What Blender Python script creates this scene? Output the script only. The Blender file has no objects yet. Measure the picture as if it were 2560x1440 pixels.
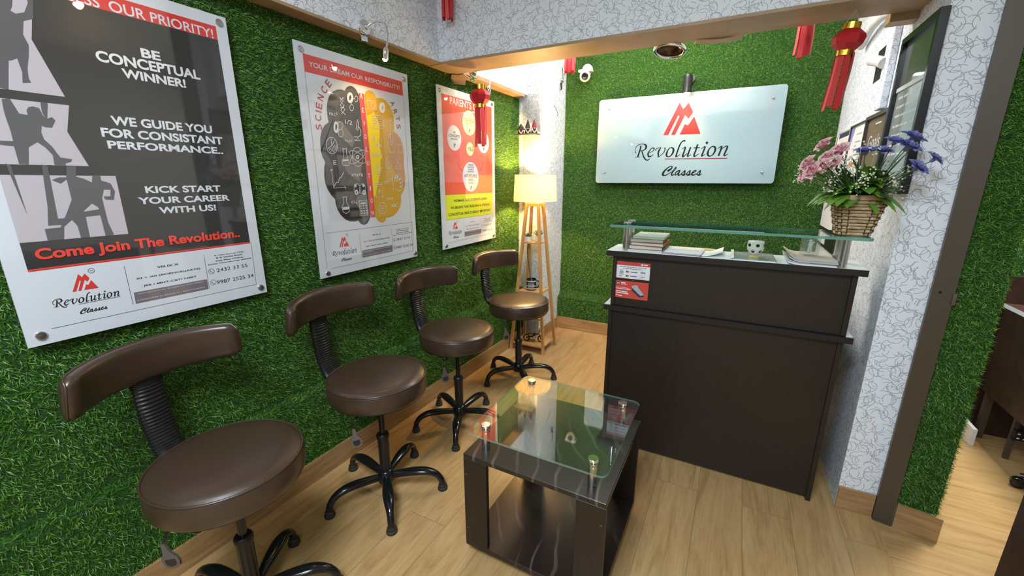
import bpy, bmesh, math, random
import numpy as np
from mathutils import Vector, Matrix
C = bpy.context.scene.collection
PI = math.pi
R = math.radians
rnd = random.Random(7)

# ------------------------------------------------------------------ camera, world, lights, exposure
cd = bpy.data.cameras.new('camera'); cam = bpy.data.objects.new('camera', cd); C.objects.link(cam)
cd.sensor_width = 36.0; cd.lens = 36.0 * 1043.46 / 2560.0; cd.clip_start = 0.02
cam.location = (1.6742, 0.0, 1.422)
cam.rotation_euler = (R(90 - 14.6102), 0, R(28.0135))
bpy.context.scene.camera = cam
W = bpy.data.worlds.new('world'); bpy.context.scene.world = W; W.use_nodes = True
W.node_tree.nodes['Background'].inputs[0].default_value = (0.85, 0.92, 1.0, 1)
W.node_tree.nodes['Background'].inputs[1].default_value = 0.05
vs = bpy.context.scene.view_settings
vs.view_transform = 'Standard'; vs.look = 'None'; vs.exposure = 0.0; vs.gamma = 1.0; vs.use_curve_mapping = False

def area(name, loc, size, power, col, rot=(0, 0, 0), sy=None):
    l = bpy.data.lights.new(name, 'AREA'); l.energy = power; l.color = col; l.size = size
    if sy: l.shape = 'RECTANGLE'; l.size_y = sy
    o = bpy.data.objects.new(name, l); o.location = loc; o.rotation_euler = rot; C.objects.link(o); return o
COOL = (0.82, 0.92, 1.0)
area('ceiling_panel_light', (1.3, -0.5, 2.74), 0.9, 98, COOL, sy=0.9)
area('alcove_ceiling_light', (1.05, 3.0, 2.78), 0.8, 26, (1.0, 0.95, 0.84), sy=0.5)
area('ceiling_panel_light', (2.6, -1.9, 2.74), 1.0, 38, COOL, sy=1.0)
area('ceiling_panel_light', (3.15, 2.95, 2.74), 0.5, 95, (1.0, 0.96, 0.86), sy=0.6)
def lamp(name, kind, loc, power, col, radius, target=None, angle=60, blend=0.5, parent=None):
    l = bpy.data.lights.new(name, kind); l.energy = power; l.color = col; l.shadow_soft_size = radius
    o = bpy.data.objects.new(name, l); o.location = loc; C.objects.link(o)
    if kind == 'SPOT': l.spot_size = R(angle); l.spot_blend = blend
    if target: o.rotation_euler = (Vector(target) - Vector(loc)).to_track_quat('-Z', 'Y').to_euler()
    return o
WARM = (1.0, 0.66, 0.27)

# ------------------------------------------------------------------ materials
def nodes(name):
    m = bpy.data.materials.new(name); m.use_nodes = True; nt = m.node_tree
    return m, nt, nt.nodes['Principled BSDF']
def pm(name, col, rough=0.5, metal=0.0, coat=0.0, spec=0.5, crough=0.03, emit=None, es=0.0, trans=0.0):
    m, nt, b = nodes(name)
    b.inputs['Base Color'].default_value = (*col, 1); b.inputs['Roughness'].default_value = rough
    b.inputs['Metallic'].default_value = metal; b.inputs['Coat Weight'].default_value = coat
    b.inputs['Coat Roughness'].default_value = crough; b.inputs['Coat IOR'].default_value = 1.5 + 0.25 * coat; b.inputs['Specular IOR Level'].default_value = spec
    b.inputs['Transmission Weight'].default_value = trans
    if emit: b.inputs['Emission Color'].default_value = (*emit, 1); b.inputs['Emission Strength'].default_value = es
    return m
def N(nt, t, **kw):
    n = nt.nodes.new(t)
    for k, v in kw.items(): setattr(n, k, v)
    return n
def sock(nt, node, i, val):
    if isinstance(val, bpy.types.NodeSocket): nt.links.new(val, node.inputs[i])
    else: node.inputs[i].default_value = val
def math_(nt, op, a, b=None, clamp=False):
    n = N(nt, 'ShaderNodeMath', operation=op, use_clamp=clamp); sock(nt, n, 0, a)
    if b is not None: sock(nt, n, 1, b)
    return n.outputs[0]
def mixc(nt, fac, a, b, blend='MIX'):
    n = N(nt, 'ShaderNodeMix', data_type='RGBA', blend_type=blend); sock(nt, n, 0, fac)
    for i, v in ((6, a), (7, b)):
        if isinstance(v, tuple): n.inputs[i].default_value = (*v, 1) if len(v) == 3 else v
        else: nt.links.new(v, n.inputs[i])
    return n.outputs[2]
def uvmap(nt, scale=(1, 1, 1), loc=(0, 0, 0), rot=0.0, src='UV'):
    tc = N(nt, 'ShaderNodeTexCoord'); mp = N(nt, 'ShaderNodeMapping'); nt.links.new(tc.outputs[src], mp.inputs[0])
    mp.inputs['Scale'].default_value = scale; mp.inputs['Location'].default_value = loc; mp.inputs['Rotation'].default_value = (0, 0, rot)
    return mp.outputs[0]
def ramp(nt, fac, stops):
    n = N(nt, 'ShaderNodeValToRGB'); nt.links.new(fac, n.inputs[0]); e = n.color_ramp.elements
    while len(e) < len(stops): e.new(0.5)
    for x, (p, c) in zip(e, stops): x.position = p; x.color = (*c, 1)
    return n.outputs[0]

def wallpaper():
    m, nt, b = nodes('wallpaper'); best = None
    for i in range(7):
        v = uvmap(nt, (17.0, 17.0, 1), (3.7 * i, 7.3 * i + 1.1, 0), 0.9 * i)
        vo = N(nt, 'ShaderNodeTexVoronoi', voronoi_dimensions='2D', feature='F1'); nt.links.new(v, vo.inputs['Vector']); vo.inputs['Scale'].default_value = 1.0; vo.inputs['Randomness'].default_value = 0.62
        sub = N(nt, 'ShaderNodeVectorMath', operation='SUBTRACT'); nt.links.new(v, sub.inputs[0]); nt.links.new(vo.outputs['Position'], sub.inputs[1])
        sep = N(nt, 'ShaderNodeSeparateColor'); nt.links.new(vo.outputs['Color'], sep.inputs[0])
        ang = math_(nt, 'MULTIPLY', sep.outputs[0], 6.283)
        cx = N(nt, 'ShaderNodeCombineXYZ'); nt.links.new(math_(nt, 'COSINE', ang), cx.inputs[0]); nt.links.new(math_(nt, 'SINE', ang), cx.inputs[1])
        dot = N(nt, 'ShaderNodeVectorMath', operation='DOT_PRODUCT'); nt.links.new(sub.outputs[0], dot.inputs[0]); nt.links.new(cx.outputs[0], dot.inputs[1])
        half = math_(nt, 'GREATER_THAN', dot.outputs['Value'], 0.13)
        rad = math_(nt, 'ADD', 0.30, math_(nt, 'MULTIPLY', sep.outputs[1], 0.20))
        ring = math_(nt, 'LESS_THAN', math_(nt, 'ABSOLUTE', math_(nt, 'SUBTRACT', vo.outputs['Distance'], rad)), 0.0175)
        a = math_(nt, 'MULTIPLY', ring, half)
        best = a if best is None else math_(nt, 'MAXIMUM', best, a)
    nt.links.new(mixc(nt, best, (0.80, 0.86, 0.95), (0.36, 0.39, 0.45)), b.inputs['Base Color']); b.inputs['Roughness'].default_value = 0.55
    return m
def wood(name, c0, c1, sc=(1.5, 30, 30), rough=0.45, src='Object', coat=0.0):
    m, nt, b = nodes(name); v = uvmap(nt, sc, src=src)
    no = N(nt, 'ShaderNodeTexNoise'); nt.links.new(v, no.inputs['Vector']); no.inputs['Scale'].default_value = 1.6; no.inputs['Detail'].default_value = 6; no.inputs['Distortion'].default_value = 0.6
    nt.links.new(ramp(nt, no.outputs[0], [(0.3, c0), (0.7, c1)]), b.inputs['Base Color']); b.inputs['Roughness'].default_value = rough
    b.inputs['Coat Weight'].default_value = coat
    return m
def floor_mat():
    m, nt, b = nodes('floor_oak')
    tc = N(nt, 'ShaderNodeTexCoord'); sp = N(nt, 'ShaderNodeSeparateXYZ'); nt.links.new(tc.outputs['UV'], sp.inputs[0])
    # planks run into the room on this side of the pillar and across it in the room on the right
    side = math_(nt, 'GREATER_THAN', sp.outputs[0], 2.36)
    ca = N(nt, 'ShaderNodeCombineXYZ'); nt.links.new(sp.outputs[1], ca.inputs[0]); nt.links.new(sp.outputs[0], ca.inputs[1])
    mv = N(nt, 'ShaderNodeMix', data_type='VECTOR'); nt.links.new(side, mv.inputs[0]); nt.links.new(ca.outputs[0], mv.inputs[4]); nt.links.new(tc.outputs['UV'], mv.inputs[5])
    vec = mv.outputs[1]
    br = N(nt, 'ShaderNodeTexBrick'); nt.links.new(vec, br.inputs['Vector']); br.inputs['Scale'].default_value = 1.0
    br.inputs['Brick Width'].default_value = 1.15; br.inputs['Row Height'].default_value = 0.185; br.inputs['Mortar Size'].default_value = 0.0012; br.offset = 0.37
    br.inputs['Color1'].default_value = (0, 0, 0, 1); br.inputs['Color2'].default_value = (1, 1, 1, 1); br.inputs['Mortar'].default_value = (0.5, 0.5, 0.5, 1)
    off = N(nt, 'ShaderNodeVectorMath', operation='MULTIPLY_ADD'); nt.links.new(br.outputs['Color'], off.inputs[0]); off.inputs[1].default_value = (3.1, 5.7, 0); nt.links.new(vec, off.inputs[2])
    mp = N(nt, 'ShaderNodeMapping'); nt.links.new(off.outputs[0], mp.inputs[0]); mp.inputs['Scale'].default_value = (2.2, 16, 1)
    no = N(nt, 'ShaderNodeTexNoise'); nt.links.new(mp.outputs[0], no.inputs['Vector']); no.inputs['Scale'].default_value = 1.0; no.inputs['Detail'].default_value = 7; no.inputs['Distortion'].default_value = 1.4; no.inputs['Roughness'].default_value = 0.62
    mp2 = N(nt, 'ShaderNodeMapping'); nt.links.new(off.outputs[0], mp2.inputs[0]); mp2.inputs['Scale'].default_value = (9, 170, 1)
    n2 = N(nt, 'ShaderNodeTexNoise'); nt.links.new(mp2.outputs[0], n2.inputs['Vector']); n2.inputs['Scale'].default_value = 1.0; n2.inputs['Detail'].default_value = 3
    g = math_(nt, 'ADD', math_(nt, 'MULTIPLY', no.outputs[0], 0.72), math_(nt, 'MULTIPLY', n2.outputs[0], 0.28))
    col = ramp(nt, g, [(0.34, (0.30, 0.18, 0.070)), (0.47, (0.43, 0.27, 0.115)), (0.64, (0.52, 0.345, 0.160))])
    tone = mixc(nt, math_(nt, 'MULTIPLY', br.outputs['Color'], 0.22), col, (0.30, 0.19, 0.08))
    fin = mixc(nt, br.outputs['Fac'], tone, (0.25, 0.155, 0.07))
    nt.links.new(fin, b.inputs['Base Color']); b.inputs['Roughness'].default_value = 0.33; b.inputs['Specular IOR Level'].default_value = 0.45
    bp = N(nt, 'ShaderNodeBump'); bp.inputs['Strength'].default_value = 0.12; bp.inputs['Distance'].default_value = 0.002; nt.links.new(g, bp.inputs['Height']); nt.links.new(bp.outputs[0], b.inputs['Normal'])
    return m
def turf_mat():
    m, nt, b = nodes('turf_blades'); geo = N(nt, 'ShaderNodeNewGeometry')
    col = ramp(nt, geo.outputs['Random Per Island'], [(0.0, (0.018, 0.078, 0.007)), (0.45, (0.042, 0.160, 0.013)), (0.78, (0.10, 0.285, 0.027)), (1.0, (0.27, 0.48, 0.09))])
    nt.links.new(col, b.inputs['Base Color']); b.inputs['Roughness'].default_value = 0.42; b.inputs['Specular IOR Level'].default_value = 0.45
    tr = N(nt, 'ShaderNodeBsdfTranslucent'); nt.links.new(col, tr.inputs[0]); mx = N(nt, 'ShaderNodeMixShader'); mx.inputs[0].default_value = 0.28
    nt.links.new(b.outputs[0], mx.inputs[1]); nt.links.new(tr.outputs[0], mx.inputs[2]); nt.links.new(mx.outputs[0], nt.nodes['Material Output'].inputs[0])
    return m
def glass(name, tint, edge=False, base=0.05, solid=0.55):
    m, nt, b = nodes(name); nt.nodes.remove(b)
    tr = N(nt, 'ShaderNodeBsdfTransparent'); tr.inputs[0].default_value = (*tint, 1)
    gl = N(nt, 'ShaderNodeBsdfGlossy'); gl.inputs['Roughness'].default_value = 0.0
    lw = N(nt, 'ShaderNodeLayerWeight'); lw.inputs[0].default_value = 0.5
    f = math_(nt, 'ADD', math_(nt, 'MULTIPLY', math_(nt, 'POWER', lw.outputs['Facing'], 4.2), 0.93), base, True)
    mx = N(nt, 'ShaderNodeMixShader'); nt.links.new(f, mx.inputs[0]); nt.links.new(tr.outputs[0], mx.inputs[1]); nt.links.new(gl.outputs[0], mx.inputs[2])
    out = mx.outputs[0]
    if edge:
        df = N(nt, 'ShaderNodeBsdfDiffuse'); df.inputs[0].default_value = (*edge, 1); m2 = N(nt, 'ShaderNodeMixShader'); m2.inputs[0].default_value = solid
        nt.links.new(out, m2.inputs[1]); nt.links.new(df.outputs[0], m2.inputs[2]); out = m2.outputs[0]
    nt.links.new(out, nt.nodes['Material Output'].inputs[0]); return m
def leather():
    m, nt, b = nodes('brown_leather'); b.inputs['Base Color'].default_value = (0.046, 0.026, 0.017, 1); b.inputs['Roughness'].default_value = 0.36; b.inputs['Coat Weight'].default_value = 0.35; b.inputs['Coat Roughness'].default_value = 0.22
    no = N(nt, 'ShaderNodeTexVoronoi'); nt.links.new(uvmap(nt, (1, 1, 1), src='Object'), no.inputs['Vector']); no.inputs['Scale'].default_value = 420
    bp = N(nt, 'ShaderNodeBump'); bp.inputs['Strength'].default_value = 0.10; bp.inputs['Distance'].default_value = 0.0006; nt.links.new(no.outputs['Distance'], bp.inputs['Height']); nt.links.new(bp.outputs[0], b.inputs['Normal'])
    return m
def swirl_mat():
    m, nt, b = nodes('wenge_with_pale_swirls'); v = uvmap(nt, (1, 1, 1), (0.33, 0.12, 0), src='Object')
    wv = N(nt, 'ShaderNodeTexWave', wave_type='RINGS', rings_direction='Z'); nt.links.new(v, wv.inputs['Vector']); wv.inputs['Scale'].default_value = 4.2; wv.inputs['Distortion'].default_value = 5.0; wv.inputs['Detail'].default_value = 1.0; wv.inputs['Detail Scale'].default_value = 1.2
    no = N(nt, 'ShaderNodeTexNoise'); nt.links.new(v, no.inputs['Vector']); no.inputs['Scale'].default_value = 5.0
    k = math_(nt, 'MULTIPLY', math_(nt, 'GREATER_THAN', wv.outputs['Fac'], 0.955), math_(nt, 'MULTIPLY', math_(nt, 'SUBTRACT', no.outputs[0], 0.40, True), 2.2), True)
    nt.links.new(mixc(nt, k, (0.020, 0.014, 0.012), (0.16, 0.125, 0.105)), b.inputs['Base Color']); b.inputs['Roughness'].default_value = 0.3; return m
def shade_mat():
    m, nt, b = nodes('lamp_shade_fabric'); b.inputs['Base Color'].default_value = (0.85, 0.72, 0.48, 1); b.inputs['Roughness'].default_value = 0.8
    tr = N(nt, 'ShaderNodeBsdfTranslucent'); tr.inputs[0].default_value = (0.95, 0.70, 0.30, 1); mx = N(nt, 'ShaderNodeMixShader'); mx.inputs[0].default_value = 0.085
    nt.links.new(b.outputs[0], mx.inputs[1]); nt.links.new(tr.outputs[0], mx.inputs[2]); nt.links.new(mx.outputs[0], nt.nodes['Material Output'].inputs[0]); return m

M = {}
M['wallpaper'] = wallpaper(); M['floor'] = floor_mat(); M['turf'] = turf_mat(); M['leather'] = leather(); M['shade'] = shade_mat(); M['swirl'] = swirl_mat()
M['turf_back'] = pm('turf_backing', (0.016, 0.062, 0.008), 0.9)
M['trim'] = wood('trim_laminate', (0.32, 0.215, 0.12), (0.43, 0.30, 0.18), (3, 3, 3), 0.5)
M['skirting'] = wood('skirting_oak', (0.27, 0.155, 0.065), (0.45, 0.28, 0.13), (3, 3, 40), 0.42)
M['white_wall'] = pm('plain_white_paint', (0.78, 0.78, 0.77), 0.7)
M['grey_wall'] = pm('pale_grey_paint', (0.38, 0.38, 0.37), 0.7)
M['dark_lam'] = wood('wenge_laminate', (0.0105, 0.0065, 0.0045), (0.021, 0.0135, 0.0095), (90, 90, 5), 0.45, coat=0.06)
M['dark_edge'] = pm('black_edge_band', (0.010, 0.008, 0.008), 0.5)
M['white_lam'] = pm('white_laminate', (0.80, 0.83, 0.88), 0.22)
M['lamp_wood'] = wood('pine_wood', (0.50, 0.27, 0.09), (0.62, 0.37, 0.14), (30, 30, 3), 0.45)
M['black_plastic'] = pm('black_plastic', (0.010, 0.010, 0.011), 0.32)
M['black_gloss'] = pm('glossy_black_nylon', (0.008, 0.008, 0.009), 0.16)
M['rubber'] = pm('dark_rubber', (0.02, 0.019, 0.018), 0.6)
M['grey_metal'] = pm('grey_painted_steel', (0.17, 0.17, 0.18), 0.35, 0.6)
M['chrome'] = pm('chrome', (0.86, 0.86, 0.87), 0.08, 1.0)
M['steel'] = pm('brushed_steel', (0.62, 0.62, 0.62), 0.24, 1.0)
M['brown_metal'] = pm('brown_painted_metal', (0.072, 0.054, 0.036), 0.4)
M['glass'] = glass('clear_glass', (0.90, 0.96, 0.93), base=0.10)
M['glass_edge'] = glass('pale_glass_edge', (0.70, 0.90, 0.83), (0.45, 0.66, 0.58), solid=0.22)
M['glass_edge_g'] = glass('green_glass_edge', (0.26, 0.56, 0.46), (0.22, 0.50, 0.40))
M['glass_g'] = glass('green_tinted_glass', (0.80, 0.93, 0.87), base=0.06)
M['clear'] = glass('clear_crystal', (0.93, 0.95, 0.93), (0.75, 0.8, 0.76), base=0.12, solid=0.10)
M['clearp'] = glass('clear_plastic_film', (0.93, 0.96, 0.95), (0.7, 0.75, 0.75), base=0.08, solid=0.15)
for n, c in dict(white=(0.62, 0.66, 0.73), red=(0.62, 0.035, 0.03), dark=(0.026, 0.026, 0.028), light=(0.47, 0.43, 0.48), shadow=(0.085, 0.085, 0.092), ink=(0.01, 0.01, 0.014), redtext=(0.78, 0.05, 0.035),
                 grey=(0.17, 0.14, 0.16), black=(0.012, 0.012, 0.012), orange=(0.80, 0.40, 0.03), gold=(0.62, 0.36, 0.03), yellow=(0.95, 0.72, 0.02), rust=(0.55, 0.25, 0.08), salmon=(0.72, 0.085, 0.05), lime=(0.62, 0.72, 0.02),
                 cream=(0.85, 0.78, 0.35), brain=(0.055, 0.05, 0.048), brain1=(0.16, 0.14, 0.13), brain2=(0.025, 0.022, 0.022), sci=(0.42, 0.03, 0.06), lav=(0.60, 0.60, 0.70)).items():
    M['p_' + n] = pm('print_' + n, c, 0.5, coat=1.0)
M['sign'] = pm('white_acrylic_sign', (0.28, 0.41, 0.46), 0.3, coat=1.0)
M['sign_ink'] = pm('sign_black_vinyl', (0.004, 0.004, 0.005), 0.45, spec=0.2)
M['sign_red'] = pm('sign_red_vinyl', (0.52, 0.010, 0.004), 0.35, coat=0.15)
M['sign_dred'] = pm('sign_dark_red_vinyl', (0.20, 0.008, 0.02), 0.35)
M['bulb'] = pm('warm_bulb', (1, 0.8, 0.5), 0.4, emit=(1.0, 0.74, 0.36), es=60)
M['tube'] = pm('led_tube', (1, 1, 1), 0.4, emit=(0.95, 0.98, 1.0), es=100)
M['red_paper'] = pm('red_lantern_paper', (0.50, 0.014, 0.022), 0.45)
M['pink_paper'] = pm('red_streamer_paper', (0.62, 0.03, 0.04), 0.5)
M['gold'] = pm('gold_foil', (0.85, 0.56, 0.07), 0.22, 1.0)
M['string'] = pm('white_string', (0.7, 0.7, 0.68), 0.7)
M['white_plastic'] = pm('white_plastic', (0.80, 0.78, 0.70), 0.3)
M['white_gloss'] = pm('white_ceramic', (0.82, 0.82, 0.80), 0.2)
M['paper'] = pm('white_paper', (0.80, 0.80, 0.82), 0.6)
M['lilac_paper'] = pm('pale_lilac_paper', (0.72, 0.68, 0.76), 0.6)
M['manila'] = pm('yellow_folder_card', (0.72, 0.55, 0.22), 0.6)
M['pages'] = pm('page_edges', (0.62, 0.58, 0.50), 0.7)
M['red_cover'] = pm('brick_red_cover', (0.35, 0.07, 0.04), 0.4)
M['black_cover'] = pm('black_cover', (0.012, 0.01, 0.012), 0.35)
M['blue_cover'] = pm('pale_blue_cover', (0.42, 0.50, 0.60), 0.35)
M['grey_cover'] = pm('pale_grey_cover', (0.50, 0.50, 0.46), 0.35)
M['wicker'] = wood('wicker_strand', (0.27, 0.17, 0.08), (0.62, 0.47, 0.28), (25, 25, 60), 0.5)
M['wicker_dark'] = pm('wicker_stake', (0.06, 0.035, 0.018), 0.6)
M['pink'] = pm('pink_petals', (0.86, 0.56, 0.59), 0.6)
M['pink_core'] = pm('deep_pink_petals', (0.60, 0.14, 0.22), 0.6)
M['purple'] = pm('purple_petals', (0.24, 0.25, 0.56), 0.6)
M['leaf'] = pm('bright_green_leaf', (0.12, 0.28, 0.03), 0.4)
M['leaf_dark'] = pm('dark_green_leaf', (0.055, 0.14, 0.045), 0.45)
M['sprig'] = pm('cream_white_blossom', (0.70, 0.72, 0.55), 0.6)
M['succulent'] = pm('grey_green_succulent', (0.05, 0.12, 0.06), 0.5)
M['frame_black'] = pm('black_frame', (0.010, 0.011, 0.014), 0.25)
M['frame_grey'] = pm('dark_grey_frame', (0.05, 0.048, 0.045), 0.35)
M['slate'] = pm('slate_gloss_and_reflection', (0.085, 0.095, 0.085), 0.4, coat=1.0)  # book and shelf colour, also the dark reflection painted into the framed board
M['reflected_pale'] = pm('pale_blue_grey_reflection', (0.36, 0.43, 0.44), 0.4, coat=1.0)  # lighter part of the reflection painted into the framed board
M['brownboard'] = wood('brown_plank_print', (0.17, 0.10, 0.065), (0.33, 0.22, 0.14), (2, 14, 2), 0.4, coat=1.0)
M['beige'] = pm('beige_print', (0.55, 0.46, 0.42), 0.5)
M['navy'] = pm('navy_print', (0.05, 0.05, 0.13), 0.5)
M['bluep'] = pm('blue_print', (0.08, 0.14, 0.42), 0.5)
M['orange_p'] = pm('orange_print', (0.70, 0.16, 0.03), 0.5)
M['wrap'] = wood('wallpaper_wrapped_pipe', (0.52, 0.53, 0.54), (0.74, 0.75, 0.76), (25, 25, 25), 0.6)
M['navy_card'] = pm('dark_navy_plastic', (0.03, 0.04, 0.07), 0.4)
M['device_grey'] = pm('pale_grey_print', (0.42, 0.44, 0.48), 0.5)
M['dark_brown'] = wood('dark_walnut', (0.022, 0.010, 0.007), (0.055, 0.025, 0.017), (10, 10, 4), 0.4)
M['amber'] = pm('amber_resin', (0.62, 0.48, 0.22), 0.25)
M['fig_white'] = pm('white_felt', (0.72, 0.68, 0.60), 0.8)
M['fig_red'] = pm('maroon_felt', (0.22, 0.02, 0.03), 0.8)
M['fig_dark'] = pm('charcoal_felt', (0.03, 0.03, 0.03), 0.8)
M['fig_skin'] = pm('pink_felt', (0.65, 0.35, 0.28), 0.8)
M['bronze'] = pm('dark_bronze', (0.10, 0.055, 0.03), 0.28, 0.8)
M['wire_red'] = pm('red_wire', (0.55, 0.08, 0.06), 0.5)

# ------------------------------------------------------------------ mesh helpers
def frame_path(pts):
    pts = [Vector(p) for p in pts]; n = len(pts); T = []
    for i in range(n):
        t = pts[min(i + 1, n - 1)] - pts[max(i - 1, 0)]; T.append(t.normalized())
    return pts, T
def smooth_path(pts, k=6):
    P = [Vector(p) for p in pts]; o = []
    for i in range(len(P) - 1):
        a, b, c, d = P[max(i - 1, 0)], P[i], P[i + 1], P[min(i + 2, len(P) - 1)]
        for j in range(k):
            t = j / k
            o.append(0.5 * ((2 * b) + (c - a) * t + (2 * a - 5 * b + 4 * c - d) * t * t + (3 * b - a - 3 * c + d) * t ** 3))
    o.append(P[-1]); return o
class MB:
    def __init__(s): s.v = []; s.f = []; s.mi = []
    def add(s, vs_, fs, mi=0, X=None):
        k = len(s.v)
        for p in vs_: s.v.append(tuple(X @ Vector(p)) if X is not None else tuple(p))
        for f in fs: s.f.append(tuple(i + k for i in f)); s.mi.append(mi)
        return s
    def box(s, x0, y0, z0, x1, y1, z1, mi=0, X=None):
        v = [(x, y, z) for z in (z0, z1) for y in (y0, y1) for x in (x0, x1)]
        return s.add(v, [(0, 2, 3, 1), (4, 5, 7, 6), (0, 1, 5, 4), (2, 6, 7, 3), (0, 4, 6, 2), (1, 3, 7, 5)], mi, X)
    def rbox(s, x0, y0, z0, x1, y1, z1, r=0.004, seg=2, mi=0, X=None):
        bm = bmesh.new(); bmesh.ops.create_cube(bm, size=1.0)
        for v in bm.verts: v.co = Vector(((x0 + x1) / 2 + v.co.x * (x1 - x0), (y0 + y1) / 2 + v.co.y * (y1 - y0), (z0 + z1) / 2 + v.co.z * (z1 - z0)))
        bmesh.ops.bevel(bm, geom=bm.edges[:], offset=r, segments=seg, profile=0.6, affect='EDGES')
        bm.verts.index_update(); s.add([v.co[:] for v in bm.verts], [[v.index for v in f.verts] for f in bm.faces], mi, X); bm.free(); return s
    def prism(s, poly, z0, z1, mi=0, X=None, mis=None):
        n = len(poly); a = sum(poly[i][0] * poly[(i + 1) % n][1] - poly[(i + 1) % n][0] * poly[i][1] for i in range(n))
        if a < 0: poly = poly[::-1]
        v = [(x, y, z0) for x, y in poly] + [(x, y, z1) for x, y in poly]
        s.add(v, [tuple(range(n))[::-1], tuple(range(n, 2 * n))], mi, X)
        k = len(s.v) - 2 * n
        for i in range(n): s.f.append((k + i, k + (i + 1) % n, k + n + (i + 1) % n, k + n + i)); s.mi.append(mi if mis is None else mis)
        return s
    def poly(s, pts, z=0.0, mi=0, X=None):
        n = len(pts); a = sum(pts[i][0] * pts[(i + 1) % n][1] - pts[(i + 1) % n][0] * pts[i][1] for i in range(n))
        if a < 0: pts = pts[::-1]
        return s.add([(p[0], p[1], z) for p in pts], [tuple(range(n))], mi, X)
    def lathe(s, prof, n=32, mi=0, X=None, cap=True):
        k = len(prof); v = []; f = []
        for (r, z) in prof:
            for j in range(n): t = 2 * PI * j / n; v.append((r * math.cos(t), r * math.sin(t), z))
        for i in range(k - 1):
            for j in range(n): f.append((i * n + j, i * n + (j + 1) % n, (i + 1) * n + (j + 1) % n, (i + 1) * n + j))
        up = prof[-1][1] >= prof[0][1]
        if not up: f = [q[::-1] for q in f]
        if cap:
            a = tuple(range(n)); b = tuple(range((k - 1) * n, k * n))
            if prof[0][0] > 1e-6: f.append(a[::-1] if up else a)
            if prof[-1][0] > 1e-6: f.append(b if up else b[::-1])
        return s.add(v, f, mi, X)
    def tube(s, pts, r, n=10, mi=0, X=None, up=None, cap=True):
        pts, T = frame_path(pts); k = len(pts); rs = r if isinstance(r, list) else [r] * k
        u = Vector(up) if up else (Vector((0, 0, 1)) if abs(T[0].z) < 0.9 else Vector((1, 0, 0)))
        v = []; f = []; ref = (u - T[0] * u.dot(T[0])).normalized()
        for i in range(k):
            ref = (ref - T[i] * ref.dot(T[i])).normalized(); sd = T[i].cross(ref)
            a, b = rs[i] if isinstance(rs[i], (tuple, list)) else (rs[i], rs[i])
            for j in range(n):
                t = 2 * PI * j / n; v.append(pts[i] + sd * (a * math.cos(t)) + ref * (b * math.sin(t)))
        for i in range(k - 1):
            for j in range(n): f.append((i * n + j, i * n + (j + 1) % n, (i + 1) * n + (j + 1) % n, (i + 1) * n + j))
        if cap: f.append(tuple(range(n))[::-1]); f.append(tuple(range((k - 1) * n, k * n)))
        return s.add(v, f, mi, X)
    def ring(s, r, w, n=28, m=8, z=0.0, mi=0, X=None):
        v = []; f = []
        for i in range(n):
            a = 2 * PI * i / n
            for j in range(m): b = 2 * PI * j / m; v.append(((r + w * math.cos(b)) * math.cos(a), (r + w * math.cos(b)) * math.sin(a), z + w * math.sin(b)))
        for i in range(n):
            for j in range(m): f.append((i * m + j, ((i + 1) % n) * m + j, ((i + 1) % n) * m + (j + 1) % m, i * m + (j + 1) % m))
        return s.add(v, f, mi, X)
    def sphere(s, c, r, n=14, m=9, mi=0, X=None):
        rr = r if isinstance(r, tuple) else (r, r, r); v = []; f = []
        for i in range(m + 1):
            a = PI * i / m
            for j in range(n): b = 2 * PI * j / n; v.append((c[0] + rr[0] * math.sin(a) * math.cos(b), c[1] + rr[1] * math.sin(a) * math.sin(b), c[2] - rr[2] * math.cos(a)))
        for i in range(m):
            for j in range(n): f.append((i * n + j, i * n + (j + 1) % n, (i + 1) * n + (j + 1) % n, (i + 1) * n + j))
        return s.add(v, f, mi, X)
    def line2(s, pts, w, z=0.0, mi=0, X=None):
        # flat ribbon of given width (constant, or third coordinate of the points)
        P = [Vector((p[0], p[1])) for p in pts]; n = len(P); v = []; f = []
        for i in range(n):
            t = P[min(i + 1, n - 1)] - P[max(i - 1, 0)]
            if t.length < 1e-9: t = Vector((1, 0))
            t.normalize(); nn = Vector((-t.y, t.x)); h = (pts[i][2] if w is None else w) / 2
            v += [(P[i].x + nn.x * h, P[i].y + nn.y * h, z), (P[i].x - nn.x * h, P[i].y - nn.y * h, z)]
        for i in range(n - 1): f.append((2 * i + 1, 2 * i + 3, 2 * i + 2, 2 * i))
        return s.add(v, f, mi, X)
    def build(s, name, mats, parent=None, smooth=None, loc=None):
        me = bpy.data.meshes.new(name); me.from_pydata(s.v, [], s.f)
        mats = mats if isinstance(mats, (list, tuple)) else [mats]
        for m in mats: me.materials.append(m)
        me.polygons.foreach_set('material_index', s.mi)
        uvl = me.uv_layers.new(name='UVMap'); nl = len(me.loops)
        li = np.empty(nl, dtype=np.int32); me.loops.foreach_get('vertex_index', li)
        co = np.array(s.v, dtype=np.float64)[li]; no = np.empty(len(me.polygons) * 3); me.polygons.foreach_get('normal', no); no = np.abs(no.reshape(-1, 3))
        lt = np.empty(len(me.polygons), dtype=np.int32); me.polygons.foreach_get('loop_total', lt); ax = np.repeat(no.argmax(1), lt)
        uv = np.where((ax == 0)[:, None], co[:, [1, 2]], np.where((ax == 1)[:, None], co[:, [0, 2]], co[:, [0, 1]]))
        uvl.data.foreach_set('uv', uv.astype(np.float32).ravel())
        if smooth is not None: me.shade_smooth(); me.set_sharp_from_angle(angle=R(smooth))
        me.update()
        o = bpy.data.objects.new(name, me); C.objects.link(o)
        if parent: o.parent = parent
        if loc: o.location = loc
        return o
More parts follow.
